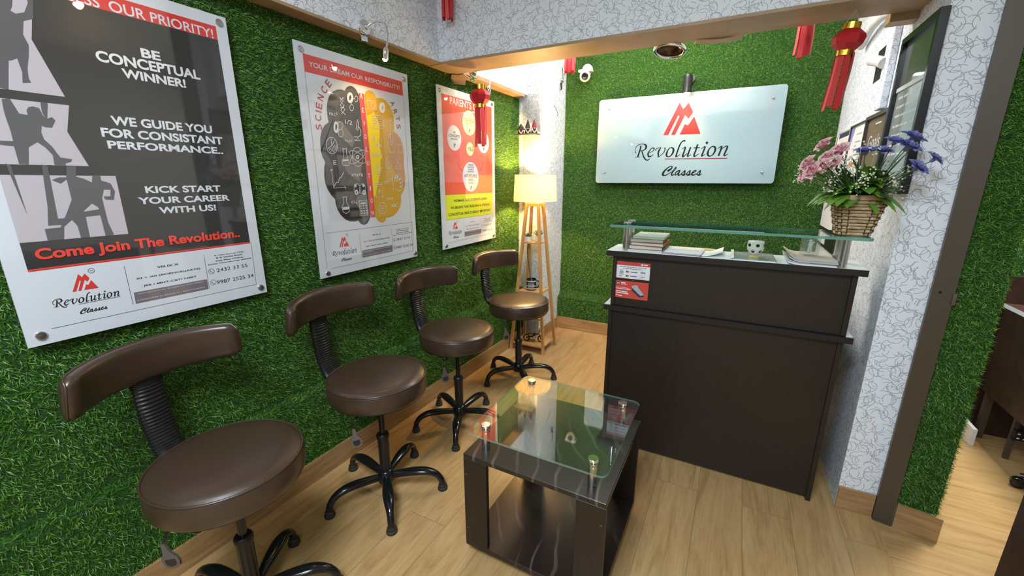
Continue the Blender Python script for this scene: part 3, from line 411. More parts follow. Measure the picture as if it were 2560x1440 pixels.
P2_ICONS=[(0.0028,[(0.1664,0.6042),(0.1654,0.5928),(0.1614,0.582),(0.1548,0.5728),(0.1462,0.5663),(0.1366,0.563),(0.1269,0.5632),(0.1181,0.5669),(0.111,0.5736),(0.1062,0.5828),(0.1043,0.5934),(0.1053,0.6045),(0.1092,0.615),(0.1156,0.624),(0.1238,0.6306),(0.1333,0.6341),(0.1429,0.6342),(0.1519,0.6308),(0.1592,0.6242),(0.1642,0.6151),(0.1664,0.6042)]),(0.0028,[(0.1346,0.6313),(0.1349,0.5987),(0.1112,0.5837)]),(0.0028,[(0.1349,0.5987),(0.1545,0.6232)]),(0.0025,[(0.1188,0.5842),(0.1261,0.5657)]),(0.0025,[(0.127,0.5885),(0.1331,0.5689)]),(0.0025,[(0.1352,0.5929),(0.1402,0.572)]),(0.0025,[(0.1435,0.5973),(0.1473,0.5752)]),(0.0025,[(0.1518,0.6018),(0.1545,0.5784)]),(0.0025,[(0.1602,0.6063),(0.1616,0.5816)]),(0.0028,[(0.1903,0.5876),(0.2195,0.5901)]),(0.0028,[(0.195,0.587),(0.1965,0.5549),(0.181,0.5197),(0.1876,0.5135),(0.2214,0.5135),(0.2292,0.5211),(0.2153,0.5557),(0.2155,0.5882)]),(0.0084,[(0.1867,0.5358),(0.2226,0.5385)]),(0.0028,[(0.3149,0.5594),(0.3132,0.5452),(0.3082,0.5321),(0.3005,0.5213),(0.2908,0.5139),(0.2801,0.5108),(0.2696,0.512),(0.2602,0.5175),(0.2528,0.5267),(0.2481,0.5385),(0.2466,0.552),(0.2483,0.5658),(0.2531,0.5786),(0.2605,0.5892),(0.2699,0.5966),(0.2804,0.6001),(0.2909,0.5992),(0.3005,0.5941),(0.3082,0.5852),(0.3131,0.5732),(0.3149,0.5594)]),(0.0028,[(0.2948,0.5429),(0.2791,0.5336),(0.2637,0.5266),(0.2501,0.5225),(0.2395,0.5217),(0.2329,0.5241),(0.2309,0.5295),(0.2336,0.5375),(0.2409,0.5472),(0.252,0.5578),(0.2659,0.5683),(0.2814,0.5776),(0.2969,0.5849),(0.311,0.5894),(0.3221,0.5906),(0.3292,0.5883),(0.3314,0.5828),(0.3286,0.5745),(0.3209,0.5644),(0.3092,0.5535),(0.2948,0.5429)]),(0.0028,[(0.2958,0.5711),(0.3096,0.563),(0.3206,0.5541),(0.3276,0.5453),(0.33,0.5375),(0.3274,0.5314),(0.3201,0.5278),(0.3088,0.527),(0.2949,0.5291),(0.2797,0.5337),(0.2648,0.5404),(0.2516,0.5485),(0.2413,0.5572),(0.2348,0.5656),(0.2327,0.5731),(0.2352,0.5789),(0.242,0.5824),(0.2525,0.5835),(0.2659,0.5818),(0.2808,0.5776),(0.2958,0.5711)]),(0.0062,[(0.2875,0.556),(0.2869,0.5537),(0.2856,0.5517),(0.2838,0.55),(0.2817,0.5489),(0.2794,0.5485),(0.2772,0.5487),(0.2753,0.5497),(0.2739,0.5512),(0.2732,0.5532),(0.2731,0.5554),(0.2737,0.5576),(0.275,0.5596),(0.2767,0.5613),(0.2789,0.5624),(0.2811,0.5629),(0.2833,0.5626),(0.2852,0.5617),(0.2866,0.5602),(0.2874,0.5582),(0.2875,0.556)]),(0.0028,[(0.1123,0.4867),(0.1187,0.4953),(0.126,0.4897)]),(0.0028,[(0.1188,0.4939),(0.1217,0.41),(0.1899,0.4117)]),(0.0028,[(0.183,0.4172),(0.1917,0.4117),(0.1851,0.4038)]),(0.0036,[(0.1235,0.4152),(0.1395,0.4367),(0.15,0.4337),(0.1603,0.4579),(0.1676,0.457),(0.1873,0.4814)]),(0.0028,[(0.2784,0.4035),(0.2765,0.3959),(0.2729,0.389),(0.268,0.3837),(0.2622,0.3803),(0.2561,0.3793),(0.2503,0.3806),(0.2454,0.3843),(0.2418,0.3898),(0.2399,0.3967),(0.2399,0.4042),(0.2418,0.4117),(0.2453,0.4185),(0.2501,0.4238),(0.2558,0.4272),(0.2619,0.4284),(0.2677,0.4271),(0.2727,0.4236),(0.2763,0.4181),(0.2783,0.4111),(0.2784,0.4035)]),(0.0028,[(0.3134,0.4028),(0.3116,0.3951),(0.3079,0.3881),(0.3028,0.3827),(0.2969,0.3793),(0.2906,0.3783),(0.2846,0.3797),(0.2796,0.3833),(0.2759,0.3889),(0.2739,0.3959),(0.2739,0.4036),(0.2757,0.4112),(0.2793,0.418),(0.2843,0.4234),(0.2902,0.4269),(0.2964,0.428),(0.3024,0.4268),(0.3075,0.4232),(0.3113,0.4176),(0.3133,0.4106),(0.3134,0.4028)]),(0.0084,[(0.2602,0.3869),(0.2595,0.384),(0.2582,0.3815),(0.2563,0.3795),(0.2542,0.3782),(0.2519,0.3779),(0.2497,0.3784),(0.2479,0.3797),(0.2465,0.3818),(0.2458,0.3844),(0.2458,0.3873),(0.2465,0.3901),(0.2478,0.3926),(0.2497,0.3946),(0.2518,0.3959),(0.2541,0.3963),(0.2562,0.3958),(0.2581,0.3944),(0.2595,0.3923),(0.2602,0.3897),(0.2602,0.3869)]),(0.0084,[(0.3093,0.3856),(0.3086,0.3827),(0.3073,0.3801),(0.3054,0.378),(0.3031,0.3768),(0.3008,0.3764),(0.2985,0.3769),(0.2966,0.3783),(0.2952,0.3804),(0.2944,0.3831),(0.2944,0.386),(0.2951,0.3889),(0.2965,0.3915),(0.2983,0.3935),(0.3006,0.3948),(0.3029,0.3952),(0.3052,0.3947),(0.3071,0.3933),(0.3086,0.3912),(0.3093,0.3885),(0.3093,0.3856)]),(0.0084,[(0.2536,0.4193),(0.2533,0.4178),(0.2525,0.4164),(0.2515,0.4153),(0.2503,0.4147),(0.2491,0.4144),(0.2479,0.4147),(0.2469,0.4154),(0.2461,0.4165),(0.2457,0.4179),(0.2457,0.4194),(0.2461,0.4209),(0.2468,0.4222),(0.2478,0.4233),(0.249,0.424),(0.2502,0.4242),(0.2514,0.4239),(0.2525,0.4232),(0.2532,0.4221),(0.2536,0.4208),(0.2536,0.4193)]),(0.0084,[(0.3058,0.4202),(0.3054,0.4186),(0.3047,0.4172),(0.3037,0.4161),(0.3024,0.4155),(0.3011,0.4152),(0.2999,0.4155),(0.2988,0.4162),(0.298,0.4173),(0.2976,0.4187),(0.2976,0.4203),(0.2979,0.4218),(0.2987,0.4232),(0.2997,0.4243),(0.301,0.425),(0.3023,0.4252),(0.3035,0.4249),(0.3046,0.4242),(0.3054,0.4231),(0.3058,0.4217),(0.3058,0.4202)]),(0.0028,[(0.1655,0.3671),(0.1939,0.3675)]),(0.0028,[(0.1711,0.3669),(0.1703,0.3399),(0.1565,0.3195),(0.1606,0.2981),(0.1783,0.2884),(0.1989,0.2987),(0.1996,0.3201),(0.1869,0.3421),(0.1881,0.3668)]),(0.014,[(0.1606,0.3133),(0.1988,0.3141)]),(0.0034,[(0.2643,0.3464),(0.3142,0.3474),(0.312,0.272),(0.2657,0.2715),(0.2643,0.3464)]),(0.0084,[(0.2728,0.3318),(0.3049,0.3328)]),(0.0062,[(0.2701,0.3194),(0.2784,0.3196)]),(0.0062,[(0.2858,0.3195),(0.2942,0.3197)]),(0.0062,[(0.3017,0.3196),(0.3102,0.3198)]),(0.0062,[(0.2707,0.3074),(0.279,0.3075)]),(0.0062,[(0.2865,0.3074),(0.2949,0.3075)]),(0.0062,[(0.3024,0.3074),(0.3109,0.3076)]),(0.0062,[(0.2714,0.2953),(0.2797,0.2954)]),(0.0062,[(0.2872,0.2952),(0.2956,0.2953)]),(0.0062,[(0.3031,0.2952),(0.3117,0.2953)]),(0.0062,[(0.272,0.2832),(0.2803,0.2832)]),(0.0062,[(0.2878,0.283),(0.2963,0.2831)]),(0.0062,[(0.3039,0.2829),(0.3124,0.283)]),(0.014,[(0.2796,0.8231),(0.2783,0.8174),(0.2758,0.8121),(0.2724,0.8077),(0.2685,0.8046),(0.2643,0.8031),(0.2604,0.8034),(0.2571,0.8054),(0.2547,0.809),(0.2535,0.8137),(0.2536,0.8191),(0.2549,0.8247),(0.2573,0.8299),(0.2607,0.8343),(0.2646,0.8375),(0.2687,0.839),(0.2726,0.8388),(0.276,0.8368),(0.2784,0.8333),(0.2797,0.8286),(0.2796,0.8231)]),(0.0028,[(0.3134,0.8231),(0.3124,0.8189),(0.3106,0.815),(0.3081,0.8117),(0.3052,0.8094),(0.3021,0.8083),(0.2992,0.8085),(0.2968,0.81),(0.295,0.8127),(0.2941,0.8162),(0.2941,0.8202),(0.2951,0.8244),(0.2969,0.8283),(0.2994,0.8315),(0.3023,0.8338),(0.3053,0.8349),(0.3082,0.8348),(0.3107,0.8333),(0.3124,0.8307),(0.3134,0.8272),(0.3134,0.8231)]),(0.0036,[(0.2825,0.8201),(0.2943,0.8212)]),(0.0036,[(0.2714,0.8048),(0.2707,0.7911)]),(0.0028,[(0.2818,0.7796),(0.2807,0.7752),(0.2786,0.7711),(0.2757,0.7677),(0.2723,0.7653),(0.2688,0.7641),(0.2654,0.7644),(0.2625,0.7659),(0.2604,0.7687),(0.2593,0.7723),(0.2592,0.7766),(0.2603,0.7809),(0.2624,0.785),(0.2652,0.7884),(0.2686,0.7908),(0.2722,0.792),(0.2756,0.7918),(0.2785,0.7903),(0.2806,0.7875),(0.2817,0.7839),(0.2818,0.7796)]),(0.0036,[(0.2033,0.813),(0.2236,0.8012),(0.2032,0.7783),(0.2303,0.7652),(0.2074,0.7421)]),(0.0036,[(0.2278,0.8168),(0.2054,0.7951),(0.2281,0.7834),(0.2051,0.7585),(0.2295,0.7414)]),(0.0028,[(0.2066,0.8053),(0.2247,0.8097)]),(0.0028,[(0.2042,0.7684),(0.2268,0.7732)]),(0.0112,[(0.1788,0.6816),(0.1775,0.6753),(0.1754,0.6694),(0.1727,0.6647),(0.1696,0.6615),(0.1665,0.6603),(0.1637,0.661),(0.1614,0.6636),(0.1599,0.6679),(0.1593,0.6735),(0.1596,0.6797),(0.1609,0.686),(0.163,0.6918),(0.1656,0.6966),(0.1687,0.6997),(0.1718,0.701),(0.1746,0.7004),(0.1769,0.6978),(0.1785,0.6935),(0.1791,0.6879),(0.1788,0.6816)]),(0.0028,[(0.2054,0.6911),(0.2041,0.6855),(0.2015,0.6803),(0.198,0.6761),(0.194,0.6732),(0.1897,0.6719),(0.1858,0.6724),(0.1824,0.6745),(0.18,0.6782),(0.1787,0.683),(0.1788,0.6884),(0.1801,0.6939),(0.1826,0.699),(0.186,0.7033),(0.19,0.7062),(0.1943,0.7075),(0.1983,0.7071),(0.2017,0.705),(0.2042,0.7014),(0.2054,0.6966),(0.2054,0.6911)]),(0.0028,[(0.2067,0.6588),(0.2053,0.6533),(0.2027,0.6483),(0.199,0.6442),(0.1947,0.6414),(0.1901,0.6402),(0.1858,0.6407),(0.1822,0.6428),(0.1796,0.6464),(0.1782,0.651),(0.1781,0.6562),(0.1795,0.6616),(0.1821,0.6665),(0.1857,0.6706),(0.19,0.6735),(0.1945,0.6747),(0.1988,0.6743),(0.2025,0.6722),(0.2052,0.6687),(0.2067,0.6641),(0.2067,0.6588)]),(0.0045,[(0.2998,0.729),(0.2846,0.6816),(0.2962,0.6792),(0.306,0.7209)]),(0.0039,[(0.2988,0.7007),(0.3158,0.681),(0.3108,0.659),(0.2924,0.6468),(0.269,0.6502)]),(0.0028,[(0.2714,0.6309),(0.3076,0.6318),(0.2918,0.6413),(0.2714,0.6309)]),(0.0028,[(0.3697,0.8264),(0.4285,0.8279),(0.4321,0.7883),(0.3728,0.7877),(0.3697,0.8264)]),(0.0028,[(0.4217,0.8088),(0.4205,0.8042),(0.4181,0.7998),(0.4147,0.7961),(0.4107,0.7935),(0.4064,0.7922),(0.4023,0.7924),(0.3987,0.7939),(0.3961,0.7968),(0.3946,0.8006),(0.3945,0.805),(0.3956,0.8096),(0.398,0.8139),(0.4014,0.8176),(0.4054,0.8202),(0.4097,0.8216),(0.4138,0.8215),(0.4174,0.8199),(0.4201,0.8171),(0.4216,0.8133),(0.4217,0.8088)]),(0.0028,[(0.3856,0.8341),(0.3985,0.836)]),(0.0196,[(0.4846,0.8064),(0.4833,0.8007),(0.4809,0.7954),(0.4775,0.791),(0.4735,0.7879),(0.4693,0.7865),(0.4654,0.7869),(0.462,0.789),(0.4595,0.7926),(0.4582,0.7974),(0.4581,0.8028),(0.4594,0.8085),(0.4618,0.8138),(0.4651,0.8181),(0.469,0.8212),(0.4732,0.8227),(0.4772,0.8224),(0.4806,0.8203),(0.4832,0.8167),(0.4845,0.8119),(0.4846,0.8064)]),(0.0028,[(0.3948,0.7581),(0.3963,0.7015),(0.428,0.7028),(0.4685,0.701),(0.4696,0.7634),(0.4348,0.7648),(0.3948,0.7581)]),(0.0028,[(0.4348,0.7648),(0.4296,0.7029)]),(0.0022,[(0.4041,0.7482),(0.4282,0.7529)]),(0.0022,[(0.4406,0.7544),(0.4658,0.7536)]),(0.0022,[(0.4032,0.7401),(0.4273,0.7447)]),(0.0022,[(0.4396,0.7453),(0.4649,0.7445)]),(0.0022,[(0.4023,0.7319),(0.4264,0.7364)]),(0.0022,[(0.4386,0.7363),(0.4639,0.7353)]),(0.0022,[(0.4013,0.7237),(0.4255,0.7282)]),(0.0022,[(0.4376,0.7273),(0.4629,0.7262)]),(0.0022,[(0.4004,0.7155),(0.4246,0.7199)]),(0.0022,[(0.4366,0.7182),(0.4619,0.717)]),(0.0028,[(0.401,0.6499),(0.4019,0.6817),(0.4166,0.6718)]),(0.0056,[(0.4021,0.65),(0.4015,0.6481),(0.4004,0.6464),(0.3989,0.6449),(0.397,0.6439),(0.395,0.6435),(0.3931,0.6436),(0.3914,0.6443),(0.3902,0.6456),(0.3895,0.6472),(0.3894,0.649),(0.3899,0.6509),(0.391,0.6526),(0.3925,0.6541),(0.3944,0.6551),(0.3964,0.6555),(0.3983,0.6554),(0.4,0.6547),(0.4012,0.6535),(0.4019,0.6518),(0.4021,0.65)]),(0.0028,[(0.4162,0.619),(0.4224,0.6516),(0.4522,0.652),(0.443,0.6169)]),(0.0056,[(0.4187,0.6173),(0.4182,0.6156),(0.4173,0.6141),(0.416,0.6128),(0.4144,0.6119),(0.4127,0.6116),(0.411,0.6117),(0.4096,0.6124),(0.4086,0.6135),(0.408,0.6149),(0.4079,0.6166),(0.4083,0.6182),(0.4093,0.6198),(0.4106,0.621),(0.4122,0.6219),(0.4138,0.6223),(0.4155,0.6221),(0.4169,0.6215),(0.418,0.6204),(0.4186,0.6189),(0.4187,0.6173)]),(0.0056,[(0.444,0.6162),(0.4436,0.6146),(0.4426,0.613),(0.4413,0.6117),(0.4397,0.6109),(0.4379,0.6105),(0.4363,0.6107),(0.4348,0.6113),(0.4337,0.6124),(0.4331,0.6139),(0.433,0.6155),(0.4335,0.6172),(0.4344,0.6188),(0.4358,0.62),(0.4374,0.6209),(0.4391,0.6213),(0.4408,0.6211),(0.4422,0.6205),(0.4433,0.6194),(0.4439,0.6179),(0.444,0.6162)]),(0.0039,[(0.5192,0.731),(0.5112,0.6527)]),(0.0028,[(0.5109,0.7607),(0.5093,0.7453),(0.5266,0.7472),(0.5282,0.7628)]),(0.0028,[(0.5054,0.6795),(0.4997,0.6518),(0.4878,0.6198),(0.5018,0.5893),(0.5249,0.5885),(0.5509,0.6119),(0.5477,0.6396),(0.5286,0.654),(0.5313,0.6798),(0.5054,0.6795)]),(0.0028,[(0.5286,0.6363),(0.5278,0.6333),(0.5262,0.6306),(0.5239,0.6283),(0.5212,0.6268),(0.5183,0.6261),(0.5154,0.6264),(0.513,0.6276),(0.5111,0.6296),(0.5101,0.6321),(0.5099,0.635),(0.5107,0.638),(0.5123,0.6407),(0.5146,0.643),(0.5173,0.6445),(0.5202,0.6452),(0.523,0.6449),(0.5255,0.6437),(0.5274,0.6418),(0.5284,0.6392),(0.5286,0.6363)]),(0.0028,[(0.5679,0.633),(0.6072,0.6296),(0.6006,0.5924),(0.5643,0.5966),(0.5679,0.633)]),(0.0028,[(0.4856,0.5711),(0.4692,0.5478),(0.4641,0.5217),(0.4763,0.504),(0.4856,0.5026),(0.5058,0.5146),(0.506,0.5393),(0.4964,0.5618),(0.4856,0.5711)]),(0.0028,[(0.4873,0.5419),(0.4837,0.4845)]),(0.0028,[(0.5396,0.562),(0.575,0.518)]),(0.0028,[(0.5761,0.5652),(0.5475,0.5173)]),(0.0028,[(0.5524,0.5113),(0.5517,0.5088),(0.5504,0.5065),(0.5484,0.5047),(0.5461,0.5035),(0.5436,0.5031),(0.5412,0.5034),(0.5391,0.5045),(0.5375,0.5063),(0.5367,0.5085),(0.5365,0.511),(0.5371,0.5135),(0.5385,0.5157),(0.5404,0.5176),(0.5427,0.5188),(0.5452,0.5192),(0.5476,0.5189),(0.5497,0.5178),(0.5513,0.5161),(0.5522,0.5138),(0.5524,0.5113)]),(0.0028,[(0.5825,0.5113),(0.5818,0.5088),(0.5805,0.5065),(0.5785,0.5046),(0.5761,0.5034),(0.5736,0.503),(0.5711,0.5033),(0.569,0.5045),(0.5674,0.5062),(0.5664,0.5085),(0.5663,0.511),(0.5669,0.5135),(0.5683,0.5158),(0.5703,0.5176),(0.5726,0.5189),(0.5752,0.5193),(0.5776,0.519),(0.5798,0.5179),(0.5814,0.5161),(0.5823,0.5139),(0.5825,0.5113)]),(0.0028,[(0.4318,0.4983),(0.4303,0.4923),(0.4271,0.4869),(0.4227,0.4825),(0.4173,0.4797),(0.4117,0.4787),(0.4062,0.4796),(0.4016,0.4822),(0.3981,0.4864),(0.3962,0.4917),(0.396,0.4976),(0.3975,0.5035),(0.4006,0.5089),(0.405,0.5132),(0.4102,0.5161),(0.4159,0.5172),(0.4213,0.5164),(0.426,0.5138),(0.4296,0.5096),(0.4316,0.5043),(0.4318,0.4983)]),(0.0028,[(0.4026,0.477),(0.425,0.4772)]),(0.0028,[(0.4024,0.4674),(0.4232,0.4682)]),(0.0028,[(0.4049,0.4577),(0.4194,0.4581)]),(0.0028,[(0.4089,0.4947),(0.412,0.4819),(0.4202,0.4949)]),(0.0028,[(0.3798,0.5099),(0.3899,0.5023)]),(0.0028,[(0.395,0.5293),(0.4003,0.5168)]),(0.0028,[(0.4135,0.5362),(0.4145,0.5251)]),(0.0028,[(0.4308,0.5304),(0.4261,0.5206)]),(0.0028,[(0.4446,0.5115),(0.4348,0.5048)]),(0.0028,[(0.3819,0.4305),(0.427,0.4318),(0.4298,0.3592),(0.3828,0.3576),(0.3819,0.4305)]),(0.0028,[(0.3824,0.4224),(0.4275,0.4236)]),(0.0036,[(0.5092,0.4765),(0.5101,0.3888)]),(0.0028,[(0.5214,0.4141),(0.5188,0.4265),(0.5191,0.4393),(0.5221,0.4512),(0.5277,0.4615),(0.5354,0.4691),(0.5444,0.4735),(0.5542,0.4741),(0.5638,0.471),(0.5724,0.4644),(0.5791,0.4547),(0.5835,0.4429),(0.5851,0.4299),(0.5837,0.4171),(0.5794,0.4054),(0.5727,0.396),(0.5641,0.3897),(0.5545,0.3871),(0.5446,0.3883),(0.5354,0.3932),(0.5277,0.4014)]),(0.0056,[(0.5385,0.4565),(0.5381,0.4552),(0.5374,0.4541),(0.5363,0.4532),(0.535,0.4526),(0.5336,0.4524),(0.5323,0.4526),(0.5311,0.4532),(0.5302,0.4541),(0.5297,0.4552),(0.5296,0.4564),(0.5299,0.4577),(0.5307,0.4588),(0.5318,0.4597),(0.533,0.4603),(0.5344,0.4605),(0.5358,0.4603),(0.537,0.4597),(0.5379,0.4588),(0.5384,0.4577),(0.5385,0.4565)]),(0.0056,[(0.5539,0.4616),(0.5536,0.4603),(0.5528,0.4592),(0.5518,0.4583),(0.5505,0.4577),(0.549,0.4575),(0.5477,0.4577),(0.5465,0.4583),(0.5456,0.4592),(0.545,0.4603),(0.545,0.4616),(0.5453,0.4628),(0.546,0.464),(0.5471,0.4649),(0.5484,0.4655),(0.5498,0.4657),(0.5512,0.4655),(0.5524,0.4649),(0.5533,0.464),(0.5538,0.4629),(0.5539,0.4616)]),(0.0056,[(0.5694,0.4497),(0.5691,0.4484),(0.5683,0.4472),(0.5672,0.4463),(0.5659,0.4458),(0.5645,0.4456),(0.5631,0.4458),(0.5619,0.4463),(0.5609,0.4473),(0.5604,0.4484),(0.5603,0.4497),(0.5607,0.4509),(0.5614,0.4521),(0.5625,0.453),(0.5638,0.4536),(0.5653,0.4538),(0.5666,0.4536),(0.5679,0.453),(0.5688,0.4521),(0.5693,0.4509),(0.5694,0.4497)]),(0.0056,[(0.5761,0.429),(0.5757,0.4277),(0.575,0.4265),(0.5739,0.4256),(0.5725,0.4251),(0.5711,0.4249),(0.5697,0.4251),(0.5685,0.4257),(0.5676,0.4266),(0.567,0.4278),(0.5669,0.429),(0.5673,0.4303),(0.568,0.4315),(0.5691,0.4324),(0.5705,0.433),(0.5719,0.4331),(0.5733,0.4329),(0.5745,0.4323),(0.5754,0.4314),(0.576,0.4303),(0.5761,0.429)]),(0.0056,[(0.5717,0.41),(0.5713,0.4087),(0.5706,0.4076),(0.5695,0.4067),(0.5681,0.4061),(0.5667,0.4059),(0.5653,0.4061),(0.5641,0.4067),(0.5632,0.4077),(0.5626,0.4088),(0.5625,0.4101),(0.5629,0.4114),(0.5636,0.4125),(0.5647,0.4134),(0.5661,0.414),(0.5675,0.4142),(0.5689,0.414),(0.5701,0.4134),(0.5711,0.4124),(0.5716,0.4113),(0.5717,0.41)]),(0.0028,[(0.4009,0.2806),(0.3962,0.2872),(0.3937,0.295),(0.3935,0.3032),(0.3957,0.3114),(0.4001,0.3186),(0.4063,0.3243),(0.4138,0.3281),(0.4219,0.3295),(0.43,0.3285),(0.4374,0.325),(0.4433,0.3195),(0.4473,0.3123),(0.4489,0.3041),(0.4481,0.2956),(0.4449,0.2876),(0.4396,0.2808),(0.4326,0.2759),(0.4246,0.2731),(0.4164,0.2729),(0.4086,0.2751)]),(0.0028,[(0.4002,0.2807),(0.3928,0.2628),(0.4168,0.2718)]),(0.0028,[(0.4071,0.3103),(0.4372,0.3103)]),(0.0028,[(0.405,0.2994),(0.4375,0.2995)]),(0.0028,[(0.4056,0.288),(0.4326,0.2883)]),(0.0056,[(0.4562,0.3425),(0.4584,0.3548)]),(0.0056,[(0.4685,0.342),(0.4707,0.3544)]),(0.0056,[(0.4809,0.3414),(0.4832,0.3539)]),(0.0056,[(0.4935,0.3409),(0.4957,0.3535)])]
P2_BANNER=('YOUR DREAM OUR RESPONSIBLITY!',0.0621,0.9128,0.611,0.9329)
P2_RECT=[(0.0383,0.9575),(0.0388,0.8874),(0.636,0.958),(0.6337,0.8887)]
P2_SCI=[('S',0.0785,0.6733,95),('C',0.0804,0.7103,88),('I',0.0853,0.738,82),('E',0.0912,0.761,78),('N',0.104,0.7976,70),('C',0.1264,0.8312,60),('E',0.1529,0.8627,50)]
P2_ARTS=[('A',0.55,0.8363,-65),('R',0.5665,0.7983,-72),('T',0.5809,0.765,-78),('S',0.5848,0.7261,-85)]
P2_REV=[('R',0.3392,0.8392),('E',0.3407,0.7763),('V',0.341,0.7158),('O',0.3424,0.6544),('L',0.3445,0.5936),('U',0.3443,0.5292),('T',0.3449,0.467),('I',0.3456,0.4054),('O',0.3481,0.3427),('N',0.3477,0.2809)]
P3_RED=[(0.032,0.9502),(0.6347,0.9615),(0.6476,0.3505),(0.0529,0.3497)]
P3_YEL=[(0.0529,0.3497),(0.6476,0.3505),(0.6397,0.1896),(0.0506,0.19)]
P3_TITLE=('PARENTS GU',0.129,0.9071,0.476,0.9505)
P3_ELL=[('cream',0.3432,0.8184,0.0795,0.0788),('white',0.1643,0.7075,0.0773,0.0784),('cream',0.3457,0.6502,0.0445,0.044),('white',0.5227,0.7087,0.0761,0.0759),('white',0.3478,0.4655,0.0987,0.1012)]
P3_LINES=[[(0.2063,0.784),(0.2234,0.8061),(0.2623,0.8263)],[(0.3449,0.7346),(0.3463,0.7011)],[(0.2468,0.6879),(0.2769,0.681),(0.2959,0.6672)],[(0.4509,0.6914),(0.4168,0.6812),(0.3979,0.6644)],[(0.3463,0.5991),(0.3449,0.5678)],[(0.5183,0.6262),(0.5162,0.5638)],[(0.1987,0.5499),(0.2148,0.5229),(0.2509,0.4998)],[(0.5142,0.5765),(0.496,0.5334),(0.4495,0.5028)]]
P3_TEXT=[('A',0.3361,0.8525,0.3479,0.8614),('KNOWLEDGE',0.2759,0.8249,0.4086,0.8474),('BASE IS',0.3057,0.809,0.3634,0.8212),('?',0.3343,0.7549,0.3546,0.781),('ARE',0.1539,0.7374,0.1779,0.7476),('CONCEPTS',0.1052,0.7132,0.2256,0.7291),('IMPORTANT',0.1284,0.6966,0.2018,0.7052),('?',0.1539,0.6507,0.1762,0.6741),('YES',0.3156,0.6378,0.3799,0.6632),('TOTAL',0.4669,0.702,0.5834,0.7152),('GROWTH',0.4725,0.6833,0.5729,0.6965),('?',0.5125,0.6471,0.5347,0.6712),('CONCEPTS',0.3141,0.5393,0.3852,0.5515),('KNOWLEDGE',0.3074,0.525,0.3908,0.5359),('TECHNICAL',0.3128,0.5109,0.3862,0.5205),('GROWTH AT',0.3083,0.4966,0.3911,0.5061),('AFFORDABLE',0.2657,0.4619,0.4285,0.4835),('FEES',0.3168,0.4374,0.3755,0.4539),('POSSIBLE',0.316,0.4209,0.3799,0.4288),('?',0.337,0.377,0.3577,0.4038),('WE MAKE OUR STUDENTS LEARN',0.1343,0.3021,0.5577,0.3186),('WE BELEIVE THAT BUILDING A STRONG',0.0973,0.257,0.5939,0.274),('CONCEPTUAL BASE IS HIGHLY IMPORTANT.',0.0736,0.2133,0.6137,0.2316)]
